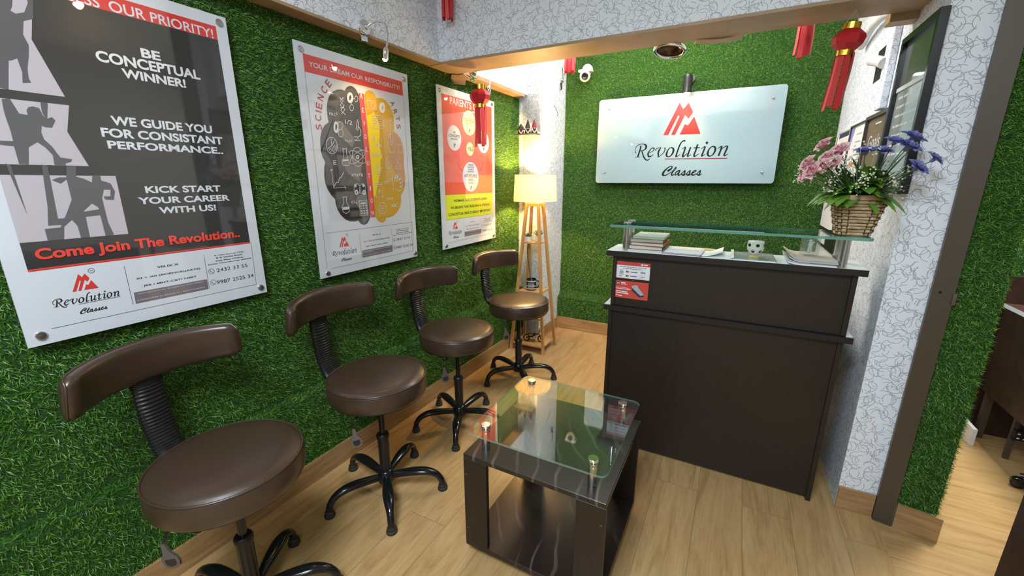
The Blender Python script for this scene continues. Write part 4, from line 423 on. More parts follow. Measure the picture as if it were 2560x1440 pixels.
SCRIPT_REV=[[(0.329,0.237,0.0061),(0.321,0.251,0.004),(0.319,0.265,0.0034),(0.325,0.282,0.0037),(0.34,0.297,0.004),(0.358,0.305,0.0043),(0.379,0.306,0.0052),(0.397,0.301,0.0092),(0.406,0.288,0.0115),(0.405,0.273,0.0107),(0.395,0.261,0.0069),(0.381,0.256,0.0046),(0.366,0.254,0.0043)],[(0.364,0.291,0.0092),(0.361,0.267,0.0095),(0.356,0.247,0.0095),(0.35,0.225,0.0095),(0.345,0.208,0.0107)],[(0.323,0.204,0.0025),(0.345,0.207,0.0049),(0.366,0.205,0.0025)],[(0.353,0.291,0.0021),(0.373,0.292,0.0021)],[(0.373,0.253,0.0061),(0.381,0.236,0.0077),(0.39,0.212,0.0084),(0.402,0.193,0.0084),(0.415,0.182,0.0069),(0.427,0.18,0.0058),(0.437,0.186,0.0049),(0.44,0.193,0.0061)],[(0.436,0.236,0.0034),(0.453,0.244,0.004),(0.467,0.257,0.0055),(0.469,0.269,0.0077),(0.46,0.273,0.0061),(0.447,0.268,0.0052),(0.435,0.251,0.0061),(0.426,0.232,0.0095),(0.428,0.215,0.0101),(0.435,0.208,0.0092),(0.447,0.209,0.0069),(0.458,0.215,0.0046),(0.468,0.223,0.0034)],[(0.484,0.252,0.0077),(0.484,0.262,0.0046),(0.493,0.27,0.0046),(0.509,0.272,0.0049),(0.525,0.274,0.004)],[(0.52,0.271,0.0061),(0.511,0.256,0.0092),(0.504,0.238,0.0101),(0.506,0.218,0.0092),(0.506,0.2,0.0046)],[(0.506,0.2,0.0038),(0.528,0.217,0.004),(0.544,0.235,0.0049),(0.554,0.255,0.0055),(0.552,0.268,0.0069),(0.551,0.274,0.0069)],[(0.591,0.27,0.0052),(0.604,0.271,0.0067),(0.616,0.261,0.0107),(0.618,0.243,0.0117),(0.611,0.223,0.0092),(0.6,0.209,0.0067),(0.584,0.203,0.0055),(0.572,0.208,0.0092),(0.568,0.223,0.011),(0.573,0.244,0.0084),(0.582,0.262,0.0058),(0.591,0.27,0.0052)],[(0.699,0.318,0.0107),(0.685,0.318,0.0077),(0.674,0.311,0.0064),(0.666,0.298,0.0077),(0.657,0.274,0.0086),(0.65,0.248,0.0089),(0.643,0.218,0.0092),(0.641,0.204,0.0092),(0.647,0.203,0.0054),(0.66,0.211,0.004),(0.671,0.219,0.0034)],[(0.679,0.257,0.0034),(0.692,0.267,0.004),(0.704,0.272,0.0061),(0.703,0.263,0.0089),(0.699,0.244,0.0089),(0.693,0.219,0.0095),(0.69,0.204,0.0101),(0.697,0.202,0.0077),(0.71,0.213,0.0046),(0.723,0.225,0.0046)],[(0.742,0.27,0.0092),(0.736,0.249,0.0089),(0.731,0.227,0.0089),(0.726,0.207,0.0092),(0.73,0.202,0.0069),(0.737,0.207,0.0043),(0.751,0.216,0.0031)],[(0.793,0.289,0.0061),(0.787,0.278,0.0092),(0.783,0.254,0.0092),(0.777,0.232,0.0092),(0.772,0.213,0.0095),(0.774,0.203,0.0092),(0.782,0.203,0.0061),(0.795,0.212,0.0043),(0.807,0.219,0.0031)],[(0.763,0.264,0.0052),(0.809,0.265,0.0052)],[(0.818,0.255,0.0034),(0.831,0.265,0.0043),(0.844,0.27,0.0071),(0.841,0.255,0.0092),(0.835,0.232,0.0092),(0.828,0.21,0.0095),(0.828,0.202,0.0077),(0.836,0.205,0.0049),(0.852,0.216,0.0031)],[(0.887,0.267,0.0052),(0.899,0.27,0.0071),(0.912,0.264,0.0101),(0.917,0.25,0.0113),(0.914,0.23,0.0098),(0.904,0.211,0.0071),(0.89,0.202,0.0058),(0.876,0.202,0.0086),(0.868,0.215,0.0113),(0.868,0.232,0.0098),(0.875,0.253,0.0071),(0.887,0.267,0.0052)],[(0.934,0.253,0.0037),(0.946,0.263,0.0046),(0.959,0.268,0.0071),(0.957,0.256,0.0095),(0.952,0.233,0.0095),(0.947,0.213,0.0098),(0.943,0.2,0.0101)],[(0.959,0.249,0.0037),(0.974,0.261,0.0046),(0.988,0.269,0.0067),(0.996,0.266,0.0092),(0.996,0.254,0.0095),(0.989,0.232,0.0092),(0.983,0.212,0.0095),(0.982,0.203,0.0092),(0.991,0.202,0.0052),(1.007,0.214,0.0031)],[(0.843,0.297,0.0006),(0.854,0.297,0.0199),(0.864,0.299,0.0006)]]
SCRIPT_CLS=[[(0.586,0.092,0.0123),(0.599,0.1,0.0138),(0.613,0.11,0.0107),(0.62,0.124,0.0069),(0.616,0.13,0.0061),(0.6,0.126,0.0069),(0.581,0.112,0.0084),(0.563,0.092,0.0115),(0.553,0.072,0.0138),(0.557,0.062,0.013),(0.569,0.059,0.0077),(0.586,0.065,0.0061),(0.601,0.075,0.0055),(0.616,0.083,0.0046)],[(0.617,0.082,0.0061),(0.632,0.1,0.0054),(0.645,0.118,0.0061),(0.65,0.124,0.0046),(0.65,0.113,0.0055),(0.64,0.098,0.0055),(0.627,0.083,0.0061),(0.621,0.072,0.0092),(0.622,0.062,0.0092),(0.629,0.061,0.0069),(0.64,0.068,0.0055)],[(0.683,0.097,0.0077),(0.669,0.095,0.0077),(0.653,0.083,0.0077),(0.647,0.068,0.0077),(0.65,0.061,0.0061),(0.664,0.071,0.0055),(0.677,0.088,0.0061),(0.681,0.096,0.0061)],[(0.68,0.095,0.0077),(0.676,0.083,0.0084),(0.671,0.065,0.0092),(0.675,0.059,0.0077),(0.686,0.065,0.0055),(0.697,0.071,0.0046)],[(0.688,0.066,0.0052),(0.702,0.081,0.0055),(0.716,0.094,0.0061),(0.718,0.099,0.0046),(0.719,0.088,0.0084),(0.715,0.071,0.0084),(0.707,0.061,0.0084),(0.699,0.065,0.0077),(0.695,0.07,0.0077)],[(0.708,0.059,0.0069),(0.72,0.063,0.0055),(0.732,0.071,0.0046)],[(0.725,0.066,0.0052),(0.74,0.081,0.0055),(0.753,0.094,0.0061),(0.755,0.099,0.0046),(0.756,0.087,0.0084),(0.752,0.071,0.0084),(0.745,0.061,0.0084),(0.736,0.064,0.0077),(0.733,0.07,0.0077)],[(0.745,0.059,0.0069),(0.757,0.063,0.0055),(0.769,0.071,0.0046)],[(0.77,0.074,0.0055),(0.785,0.081,0.0055),(0.798,0.092,0.0061),(0.798,0.096,0.0055),(0.786,0.094,0.0069),(0.773,0.079,0.0084),(0.771,0.067,0.0092),(0.776,0.061,0.0092),(0.787,0.062,0.0069),(0.801,0.071,0.0055)],[(0.8,0.066,0.0052),(0.814,0.08,0.0055),(0.826,0.093,0.0061),(0.829,0.098,0.0046),(0.829,0.087,0.0084),(0.826,0.07,0.0084),(0.819,0.061,0.0084),(0.811,0.064,0.0077),(0.807,0.07,0.0077)],[(0.819,0.059,0.0069),(0.831,0.062,0.0055),(0.843,0.07,0.0046)]]
SIGN_UNDER=[(0.557,0.186),(1.006,0.182)]
MARK=[[(0.531,0.367),(0.631,0.598),(0.662,0.548),(0.696,0.593),(0.734,0.522),(0.706,0.476),(0.679,0.506),(0.62,0.366),(0.589,0.366),(0.64,0.5),(0.629,0.508),(0.568,0.366)],[(0.652,0.366),(0.683,0.441),(0.705,0.429),(0.745,0.491),(0.802,0.364)]]
SIGN_SCREWS=[(0.088,0.589),(1.247,0.582),(0.076,0.086),(1.243,0.079)]
P_SCREWS={'1': [(0.6511,0.978),(0.0298,0.0277),(0.6519,0.0245)],'2': [(0.0309,0.9719),(0.0398,0.0199),(0.6572,0.0217),(0.6481,0.9724)],'3': [(0.0307,0.9705),(0.0365,0.0216),(0.6531,0.0225),(0.6453,0.9755)]}

# ------------------------------------------------------------------ structure
def sbox(name, b, mats, mis=0): return struct(MB().box(*b).build(name, mats))
sbox('floor', (-0.2, -2.8, -0.05, 5.1, 4.3, 0.0), M['floor'])
sbox('ceiling', (-0.2, -2.8, 2.8, 5.1, 4.3, 2.9), M['white_wall'])
sbox('wall_left', (-0.2, -2.8, 0, -0.034, 4.0, 2.8), M['turf_back'])
sbox('wall_back', (-0.034, 3.742, 0, 2.6, 3.9, 2.8), M['white_wall'])
sbox('wall_front', (-0.034, -2.9, 0, 5.1, -2.75, 2.8), M['grey_wall'])
sbox('wall_right_room', (5.0, -2.75, 0, 5.1, 4.3, 2.8), M['grey_wall'])
sbox('wall_right_room_back', (2.53, 3.25, 0, 5.0, 3.35, 2.8), M['white_wall'])
struct(MB().prism([(2.217, 2.072), (2.528, 2.072), (2.528, 3.742), (2.217, 3.742)], 0, 2.8).build('wall_right', M['wallpaper']))
struct(MB().prism([(-0.034, 3.336), (0.0, 3.336), (0.210, 3.262), (0.222, 3.742), (-0.034, 3.742)], 0, 2.8).build('wall_column', M['wallpaper']))
sbox('wall_header', (-0.034, 2.157, 2.077, 2.53, 2.388, 2.8), M['wallpaper'])
sbox('wall_soffit_front', (-0.034, -2.75, 2.078, 0.050, 2.157, 2.8), M['wallpaper'])
sbox('wall_soffit_back', (-0.034, 2.388, 2.086, 0.050, 3.336, 2.8), M['wallpaper'])
sbox('trim_1', (-0.034, 2.155, 2.064, 2.216, 2.390, 2.077), M['trim'])
sbox('trim_2', (-0.034, -2.75, 2.066, 0.051, 2.155, 2.078), M['trim'])
struct(MB().prism([(-0.034, 2.392), (0.053, 2.40), (0.053, 3.27), (0.0, 3.30), (-0.034, 3.30)], 2.064, 2.086).build('trim_3', M['trim']))
struct(MB().rbox(2.125, 2.392, 2.035, 2.2165, 2.47, 2.078, 0.003).build('trim_4', M['trim']))
# laminate peeling away where header, soffit and turf meet, and behind the header
def scrap(name, pts, w, t):
    mb = MB(); p, T = frame_path(smooth_path(pts, 5)); v = []; f = []; n = len(p)
    for i in range(n):
        s = Vector((-T[i].y, T[i].x, 0)); s = s.normalized() if s.length > 1e-6 else Vector((0, 1, 0)); k = T[i].cross(s)
        for a, b in ((-1, -1), (1, -1), (1, 1), (-1, 1)): v.append(p[i] + s * (a * w / 2) + k * (b * t / 2))
    for i in range(n - 1):
        for j in range(4): f.append((4 * i + j, 4 * i + (j + 1) % 4, 4 * i + 4 + (j + 1) % 4, 4 * i + 4 + j))
    f += [(3, 2, 1, 0), tuple(range(4 * n - 4, 4 * n))]
    return struct(mb.add(v, f).build(name, M['trim']))
scrap('trim_5', [(0.03, 2.395, 2.062), (0.035, 2.47, 2.052), (0.03, 2.57, 2.062)], 0.05, 0.004)
scrap('trim_6', [(0.02, 2.40, 2.060), (-0.005, 2.42, 2.035), (-0.016, 2.43, 2.015)], 0.10, 0.004)
scrap('trim_7', [(1.40, 2.40, 2.066), (1.50, 2.42, 2.060), (1.60, 2.43, 2.066)], 0.07, 0.006)
# skirting boards
def skirt(name, x0, y0, x1, y1, h=0.105, t=0.014):
    d = Vector((x1 - x0, y1 - y0)).normalized(); n = Vector((d.y, -d.x)) * t
    return struct(MB().prism([(x0, y0), (x1, y1), (x1 + n.x, y1 + n.y), (x0 + n.x, y0 + n.y)], 0, h).build(name, M['skirting']))
xl = lambda y: 0.008 + 0.021 * (y - 1.0)
skirt('baseboard_left', xl(-2.7) , -2.7, xl(3.26), 3.26, 0.112)
skirt('baseboard_back', 0.224, 3.679, 2.216, 3.679, 0.116)
skirt('baseboard_column', 0.2105, 3.27, 0.2212, 3.664, 0.105, 0.006)
skirt('baseboard_right', 2.2175, 2.071, 2.345, 2.071, 0.108, 0.010)
skirt('baseboard_pillar', 2.412, 2.050, 2.545, 2.024, 0.112, 0.012)
skirt('baseboard_right_room', 2.53, 3.248, 4.9, 3.248, 0.09)

# ------------------------------------------------------------------ artificial turf
rng = np.random.default_rng(11)
def turf(name, label, patches):
    VV = []; FF4 = []; FF3 = []; base = 0; bk = []; k0 = 0
    for (P0, U, V, n, dens, holes, lean, L) in patches:
        P0, U, V, n, lean = (np.array(a, float) for a in (P0, U, V, n, lean)); lu, lv = np.linalg.norm(U), np.linalg.norm(V)
        bk.append([P0, P0 + U, P0 + U + V, P0 + V] if np.dot(np.cross(U, V), n) > 0 else [P0, P0 + V, P0 + U + V, P0 + U])
        cnt = int(dens * lu * lv); a = rng.random(cnt); b = rng.random(cnt); keep = np.ones(cnt, bool)
        for (u0, v0, u1, v1) in holes: keep &= ~((a * lu > u0) & (a * lu < u1) & (b * lv > v0) & (b * lv < v1))
        a = a[keep]; b = b[keep]; cnt = len(a)
        p = P0 + a[:, None] * U + b[:, None] * V
        uu, vv = U / lu, V / lv
        th = rng.random(cnt) * 2 * np.pi; side = np.cos(th)[:, None] * uu + np.sin(th)[:, None] * vv + lean
        # slow patches of pile brushed different ways
        ph = np.sin(a * lu * 5.1 + 1.3 * b * lv) + np.sin(b * lv * 4.3 - 2.1 * a * lu); side += 0.25 * ph[:, None] * uu
        side /= np.linalg.norm(side, axis=1)[:, None] + 1e-6
        t0 = 0.55 + 0.5 * rng.random(cnt); t1 = t0 + 0.25 + 0.45 * rng.random(cnt); ln = L * (0.7 + 0.6 * rng.random(cnt))
        d0 = np.cos(t0)[:, None] * n + np.sin(t0)[:, None] * side; d1 = np.cos(t1)[:, None] * n + np.sin(t1)[:, None] * side
        w = np.cross(d0, n); w /= np.linalg.norm(w, axis=1)[:, None] + 1e-9
        rot = (rng.random(cnt) - 0.5)[:, None]; w = w + rot * np.cross(w, d0); w *= (0.0007 + 0.0005 * rng.random(cnt))[:, None]
        mid = p + d0 * (ln * 0.55)[:, None]; tip = mid + d1 * (ln * 0.5)[:, None]
        VV.append(np.stack([p - w, p + w, mid + w * 0.9, mid - w * 0.9, tip], 1).reshape(-1, 3))
        i = base + 5 * np.arange(cnt)[:, None]; FF4.append(i + np.array([[0, 1, 2, 3]])); FF3.append(i + np.array([[3, 2, 4]])); base += 5 * cnt
    kb = base
    for q in bk: VV.append(np.array(q)); FF4.append(np.array([[kb, kb + 1, kb + 2, kb + 3]])); kb += 4
    V = np.concatenate(VV); F4 = np.concatenate(FF4); F3 = np.concatenate(FF3); n4, n3 = len(F4), len(F3)
    me = bpy.data.meshes.new(name); me.vertices.add(len(V)); me.vertices.foreach_set('co', V.astype(np.float32).ravel())
    me.loops.add(n4 * 4 + n3 * 3); me.loops.foreach_set('vertex_index', np.concatenate([F4.ravel(), F3.ravel()]).astype(np.int32))
    me.polygons.add(n4 + n3); me.polygons.foreach_set('loop_start', np.concatenate([np.arange(n4) * 4, n4 * 4 + np.arange(n3) * 3]).astype(np.int32))
    me.polygons.foreach_set('loop_total', np.concatenate([np.full(n4, 4), np.full(n3, 3)]).astype(np.int32))
    me.materials.append(M['turf']); me.materials.append(M['turf_back'])
    mi = np.zeros(n4 + n3, np.int32); mi[n4 - len(bk):n4] = 1; me.polygons.foreach_set('material_index', mi); me.update(calc_edges=True)
    o = bpy.data.objects.new(name, me); C.objects.link(o); return tag(o, label, 'artificial grass', kind='stuff')
Y0, Y1 = -0.5, 3.33
dl = 0.021 * (Y1 - Y0); a0 = xl(Y0); a1 = xl(Y1)
ph = [(yb - Y0 + 0.015, 0.972 - 0.475 + 0.015, yb + 0.676 - Y0 - 0.015, 1.972 - 0.475 - 0.015) for yb in (0.318, 1.253, 2.185)]
LN = 0.0175
turf('artificial_turf', 'green artificial turf covering the left wall behind the three posters', [
    ((-0.0335, Y0, 0.475), (0, Y1 - Y0, 0), (0, 0, 2.066 - 0.475), (1, 0, 0), 38000, ph, (0, 0.35, -0.35), LN),
    ((a0, Y0, 0.432), (dl, Y1 - Y0, 0), (-0.0335 - a1, 0, 0.043), (0.6, 0, 0.8), 42000, [], (0, 0.2, 0.5), 0.02),
    ((a0, Y0, 0.100), (dl, Y1 - Y0 - 0.06, 0), (0, 0, 0.332), (1, 0, 0), 38000, [], (0, 0.3, -0.4), LN)])
turf('artificial_turf', 'green artificial turf covering the back wall behind the white sign', [
    ((0.225, 3.735, 0.36), (1.99, 0, 0), (0, 0, 2.43), (0, -1, 0), 44000, [(0.35, 1.05, 1.64, 1.68)], (0.1, 0, -0.45), 0.014),
    ((0.225, 3.678, 0.305), (1.99, 0, 0), (0, 0.057, 0.055), (0, -0.7, 0.7), 28000, [], (0, 0, 0.2), LN),
    ((0.225, 3.678, 0.110), (1.99, 0, 0), (0, 0, 0.195), (0, -1, 0), 44000, [], (0, 0, -0.45), LN)])
turf('artificial_turf', 'strip of dark green artificial turf on the pillar end beside the brown metal channel', [
    ((2.410, 2.062, 0.108), (0.118, -0.024, 0), (0, 0, 2.69), (-0.2, -0.98, 0), 52000, [], (0.2, 0, -0.3), LN),
    ((2.5285, 2.038, 0.108), (0, 0.25, 0), (0, 0, 2.69), (1, 0, 0), 40000, [], (0, -0.2, -0.3), LN)])
turf('artificial_turf', 'artificial turf on the far wall of the room on the right', [
    ((2.54, 3.249, 0.10), (1.0, 0, 0), (0, 0, 2.6), (0, -1, 0), 11000, [], (0, 0, -0.4), LN)])

# ------------------------------------------------------------------ wall posters
def clip(poly, ax, lim, sgn):
    o = []
    for i in range(len(poly)):
        a, b = poly[i - 1], poly[i]; ia = sgn * (a[ax] - lim) >= 0; ib = sgn * (b[ax] - lim) >= 0
        if ia != ib: t = (lim - a[ax]) / (b[ax] - a[ax]); o.append((a[0] + t * (b[0] - a[0]), a[1] + t * (b[1] - a[1])))
        if ib: o.append(b)
    return o
E_ = 0.0005
def sheet(root, w, h):
    MB().box(0, 0, -0.005, w, h, 0).build('acrylic_sheet', M['p_white'], root)
def rectp(mb, u0, v0, u1, v1, z): mb.poly([(u0, v0), (u1, v0), (u1, v1), (u0, v1)], z)
def screws(root, key, n4=None):
    mb = MB().lathe([(0.0125, -0.028), (0.0125, 0.003), (0.0105, 0.0055), (0, 0.006)], 18); first = None
    pts = list(P_SCREWS[key])
    if key == '1': pts.append((0.029, 0.976))
    for u, v in pts:
        if first is None: first = mb.build('screw_cap', M['steel'], root, 40); o = first
        else: o = first.copy(); C.objects.link(o)
        o.location = (u, v, 0.0)
def ellipse(u, v, a, b, n=40): return [(u + a * math.cos(2 * PI * i / n), v + b * math.sin(2 * PI * i / n)) for i in range(n)]
def mark(mb, f, z):
    for p in MARK: mb.poly([f(q) for q in p], z)
def footer(root, key, z):
    u0, v0, u1, v1 = globals()['FOOT_RECT' + key]; w, h = u1 - u0, v1 - v0
    g = lambda p: (u0 + p[0] * w, v0 + p[1] * h)
    mb = MB()
    for l in FOOT_LINES: mb.line2([g(p) for p in l], 0.0011, z)
    rectp(mb, u0, v0 + h - 0.0006, u1, v0 + h + 0.0006, z)
    for i, c in enumerate(FOOT_RINGS):
        c = g(c); r = 0.0095 if i < 2 else 0.007; e = ellipse(c[0], c[1], r, r, 24); mb.line2(e + [e[0]], 0.0011, z)
        if i < 2: mb.line2([(c[0] - 0.004, c[1] + 0.004, 0.003), (c[0] - 0.003, c[1] - 0.001, 0.0018), (c[0] + 0.001, c[1] - 0.004, 0.0018), (c[0] + 0.005, c[1] - 0.004, 0.003)], None, z)
        else: text(mb, 'TM', c[0] - 0.004, c[1] - 0.0022, c[0] + 0.004, c[1] + 0.0022, z, 0.0)
    mb.build('footer_lines', M['p_ink'], root)
    for grp, nm in ((FOOT_TEXT[:1], 'courses_text'), (FOOT_TEXT[1:2], 'courses_text'), (FOOT_TEXT[2:3], 'courses_text'), (FOOT_TEXT[3:7], 'address_text'), (FOOT_TEXT[7:8], 'phone_text'), (FOOT_TEXT[8:], 'phone_text')):
        mb = MB()
        for t, a, b, c, d in grp: p, q = g((a, b)), g((c, d)); text(mb, t, p[0], p[1], q[0], q[1], z, 0.022 if nm != 'phone_text' else 0.0)
        mb.build(nm, M['p_ink'], root)
    MB().poly([g(p) for p in FOOT_BOX], z).build('footer_box', M['p_grey'], root)
    mb = MB()
    for t, a, b, c, d in FOOT_WHITE: p, q = g((a, b)), g((c, d)); text(mb, t, p[0], p[1], q[0], q[1], z + E_, 0.0)
    mb.build('footer_box_text', M['p_white'], root)
    a, b = g(FOOT_MARK[0]), g(FOOT_MARK[1]); s = (b[0] - a[0]) / (MARK[1][-1][0] - MARK[0][0][0])
    mb = MB(); mark(mb, lambda p: (a[0] + (p[0] - MARK[0][0][0]) * s, a[1] + (p[1] - MARK[0][0][1]) * s), z); mb.build('footer_emblem', M['p_red'], root)
    mb = MB(); a, b = g(FOOT_SCRIPT[0]), g(FOOT_SCRIPT[1]); rx0 = SCRIPT_REV[2][0][0]; rx1 = SCRIPT_REV[-2][-1][0]; s = (b[0] - a[0]) / (rx1 - rx0); ry = SCRIPT_REV[2][0][1]
    script(mb, SCRIPT_REV, lambda q: (a[0] + (q[0] - rx0) * s, a[1] + (q[1] - ry) * s, q[2] * s * 1.55), z)
    mb.line2([(a[0] + (SIGN_UNDER[0][0] - rx0) * s, a[1] - 0.004), (b[0], a[1] - 0.004)], 0.0012, z)
    a, b = g(FOOT_SCRIPT[2]), g(FOOT_SCRIPT[3]); cx0 = min(p[0] for q in SCRIPT_CLS for p in q); cx1 = max(p[0] for q in SCRIPT_CLS for p in q); s = (b[0] - a[0]) / (cx1 - cx0); cy = min(p[1] for p in SCRIPT_CLS[0])
    script(mb, SCRIPT_CLS, lambda q: (a[0] + (q[0] - cx0) * s, a[1] + (q[1] - cy) * s, q[2] * s * 1.3), z)
    mb.build('footer_script', M['p_ink'], root)

p1 = thing('wall_poster', 'black poster with white slogans and grey running figures, nearest on the left turf wall', 'poster', (0, 0.3183, 0.972), XW)
sheet(p1, 0.676, 1.0)
mb = MB(); rectp(mb, 0.041, 0.2126, 0.638, 0.9205, E_); mb.build('black_panel', M['p_dark'], p1)
mb = MB(); rectp(mb, 0.041, 0.9205, 0.638, 0.963, E_); mb.build('red_banner', M['p_red'], p1)
mb = MB(); rectp(mb, 0.041, 0.2066, 0.638, 0.2126, E_); mb.build('red_stripe', M['p_redtext'], p1)
cl = lambda p: clip(clip(p, 0, 0.041, 1), 1, 0.9205, -1)
mb = MB()
for q in P1_LIGHT: mb.poly(cl(q), 2 * E_)
mb.build('light_panels', M['p_light'], p1)
mb = MB()
for i, q in enumerate(P1_DARK): mb.poly(cl(q), (3 + 0.2 * i) * E_)
mb.build('running_figures', M['p_shadow'], p1)
mb = MB(); text(mb, *P1_BANNER, 2 * E_, 0.012); mb.build('banner_text', M['p_white'], p1)
mb = MB(); text(mb, 'YOUR SUCCESS', 0.062, P1_BANNER[2], 0.325, P1_BANNER[4], 2 * E_, 0.012); mb.build('banner_text', M['p_white'], p1)
for k in range(0, 9, 3):
    mb = MB()
    for t in P1_WHITE[k:k + 3]: text(mb, *t, 2 * E_, 0.032)
    mb.build('slogan_text', M['p_white'], p1)
mb = MB(); text(mb, P1_JOIN[0], 0.062, 0.2268, 0.604, 0.2668, 5 * E_, 0.035); mb.build('join_text', M['p_redtext'], p1)
footer(p1, '1', E_); screws(p1, '1')

p2 = thing('wall_poster', 'white poster of a charcoal and orange brain, in the middle of the left turf wall', 'poster', (0, 1.2529, 0.972), XW)
sheet(p2, 0.6776, 1.0)
mb = MB(); rectp(mb, 0.0385, 0.888, 0.635, 0.9577, E_); mb.build('red_banner', M['p_red'], p2)
mb = MB(); text(mb, *P2_BANNER, 2 * E_, 0.008); mb.build('banner_text', M['p_white'], p2)
mb = MB()
for l in ([(0.039, 0.04), (0.039, 0.888)], [(0.638, 0.04), (0.638, 0.888)]): mb.line2(l, 0.0011, E_)
mb.build('border_line', M['p_ink'], p2)
def inside(poly, p):
    r = False
    for i in range(len(poly)):
        a, b = poly[i - 1], poly[i]
        if (a[1] > p[1]) != (b[1] > p[1]) and p[0] < (b[0] - a[0]) * (p[1] - a[1]) / (b[1] - a[1]) + a[0]: r = not r
    return r
def pull(poly, outline):
    c = (sum(p[0] for p in outline) / len(outline), sum(p[1] for p in outline) / len(outline)); o = []
    for p in poly:
        for k in range(60):
            if inside(outline, p): break
            p = (p[0] + (c[0] - p[0]) * 0.03, p[1] + (c[1] - p[1]) * 0.03)
        o.append(p)
    return o
MB().poly(P2_LEFT, E_).build('charcoal_half', M['p_brain'], p2)
for i, (g, q) in enumerate(P2_FACET): MB().poly(pull(q, P2_LEFT), (2 + 0.3 * i) * E_).build('charcoal_facet', M[('p_brain2', 'p_brain1', 'p_brain2')[g]], p2)
MB().poly(P2_RIGHT, E_).build('orange_half', M['p_gold'], p2)
MB().poly(pull([(0.358, 0.80), (0.40, 0.80), (0.445, 0.72), (0.435, 0.62), (0.43, 0.50), (0.40, 0.42), (0.375, 0.36), (0.362, 0.36)], P2_RIGHT), 1.6 * E_).build('orange_facet', M['p_yellow'], p2)
for i, (g, q) in enumerate(P2_YELLOW): MB().poly(pull(q, P2_RIGHT), (2 + 0.3 * i) * E_).build('orange_facet', M[('p_yellow', 'p_rust', 'p_gold', 'p_orange')[g]], p2)
MB().poly(P2_STRIP, 4 * E_).build('red_strip', M['p_redtext'], p2)
mb = MB()
for c, u, v in P2_REV: w = 0.004 if c == 'I' else 0.008; text(mb, c, u - w, v - 0.011, u + w, v + 0.011, 5 * E_, 0.02)
mb.build('strip_text', M['p_white'], p2)
for sd, nm in ((0, 'science_icons'), (1, 'arts_icons')):
    for t in P2_TEXT:
        if (t[1] > 0.335) == bool(sd): mb = MB(); text(mb, *t, 5 * E_, 0.008); mb.build('brain_lettering', M['p_white'], p2)
    mb = MB()
    for w, l in P2_ICONS:
        if (l[0][0] > 0.345) == bool(sd): mb.line2(l, w * 0.9, 5.4 * E_)
    mb.build(nm, M['p_white'], p2)
for wd in (P2_SCI, P2_ARTS):
  mb = MB()
  for c, u, v, a in wd:
    X = Matrix.Translation((u, v, 0)) @ Matrix.Rotation(R(a), 4, 'Z'); w = 0.003 if c == 'I' else 0.0115; text(mb, c, -w, -0.0155, w, 0.0155, 2 * E_, 0.01, X=X)
  mb.build('curved_word', M['p_sci'], p2)
footer(p2, '2', E_); screws(p2, '2')

p3 = thing('wall_poster', 'red poster with pale ovals and a lime band, farthest on the left turf wall', 'poster', (0, 2.1847, 0.972), XW)
sheet(p3, 0.6814, 1.0)
mb = MB(); rectp(mb, 0.045, 0.3501, 0.642, 0.957, E_); mb.build('red_panel', M['p_salmon'], p3)
mb = MB(); rectp(mb, 0.045, 0.1898, 0.642, 0.3501, E_); mb.build('lime_panel', M['p_lime'], p3)
mb = MB(); text(mb, *P3_TITLE, 2 * E_, 0.02); mb.build('title_text', M['p_white'], p3)
for c, u, v, a, b in P3_ELL:
    r = (a + b) / 2; MB().poly(ellipse(u, v, r, r, 48), 2 * E_).build('oval_bubble', M['p_cream' if c == 'cream' else 'p_white'], p3)
mb = MB()
for l in P3_LINES: mb.line2(smooth_path([(p[0], p[1], 0) for p in l], 4) if len(l) > 2 else l, 0.0022, 1.5 * E_)
mb.build('connector_lines', M['p_ink'], p3)
mb = MB()
for t in P3_TEXT: text(mb, *t, 3 * E_, 0.008)
mb.build('bubble_text', M['p_ink'], p3)
footer(p3, '3', E_); screws(p3, '3')

# ------------------------------------------------------------------ the sign, its spotlight, the camera
def rrect(w, h, r, n=6):
    o = []
    for cx, cy, a in ((w - r, r, -90), (w - r, h - r, 0), (r, h - r, 90), (r, r, 180)):
        for i in range(n + 1): t = R(a + 90 * i / n); o.append((cx + r * math.cos(t), cy + r * math.sin(t)))
    return o
sg = thing('wall_sign', 'white glossy acrylic sign with red peaks and black script, on the back turf wall', 'sign', (0.556, 3.65, 1.392), YW)
MB().prism(rrect(1.327, 0.664, 0.022), -0.008, 0).build('acrylic_panel', M['sign'], sg)
mb = MB(); mark(mb, lambda p: p, E_); mb.build('emblem', M['sign_red'], sg)
mb = MB(); script(mb, SCRIPT_REV, lambda q: (q[0], q[1], q[2] * 1.25), E_); mb.build('name_script', M['sign_ink'], sg)
mb = MB(); script(mb, SCRIPT_CLS, lambda q: (q[0], q[1], q[2] * 1.15), E_); mb.build('classes_script', M['sign_ink'], sg)
MB().line2(SIGN_UNDER, 0.0065, E_).build('underline', M['sign_dred'], sg)
mb = MB().lathe([(0.009, -0.078), (0.009, 0.004), (0.007, 0.008), (0, 0.009)], 16); first = None
for u, v in SIGN_SCREWS:
    if first is None: first = mb.build('standoff', M['steel'], sg, 40); o = first
    else: o = first.copy(); C.objects.link(o)
    o.location = (u, v, 0)

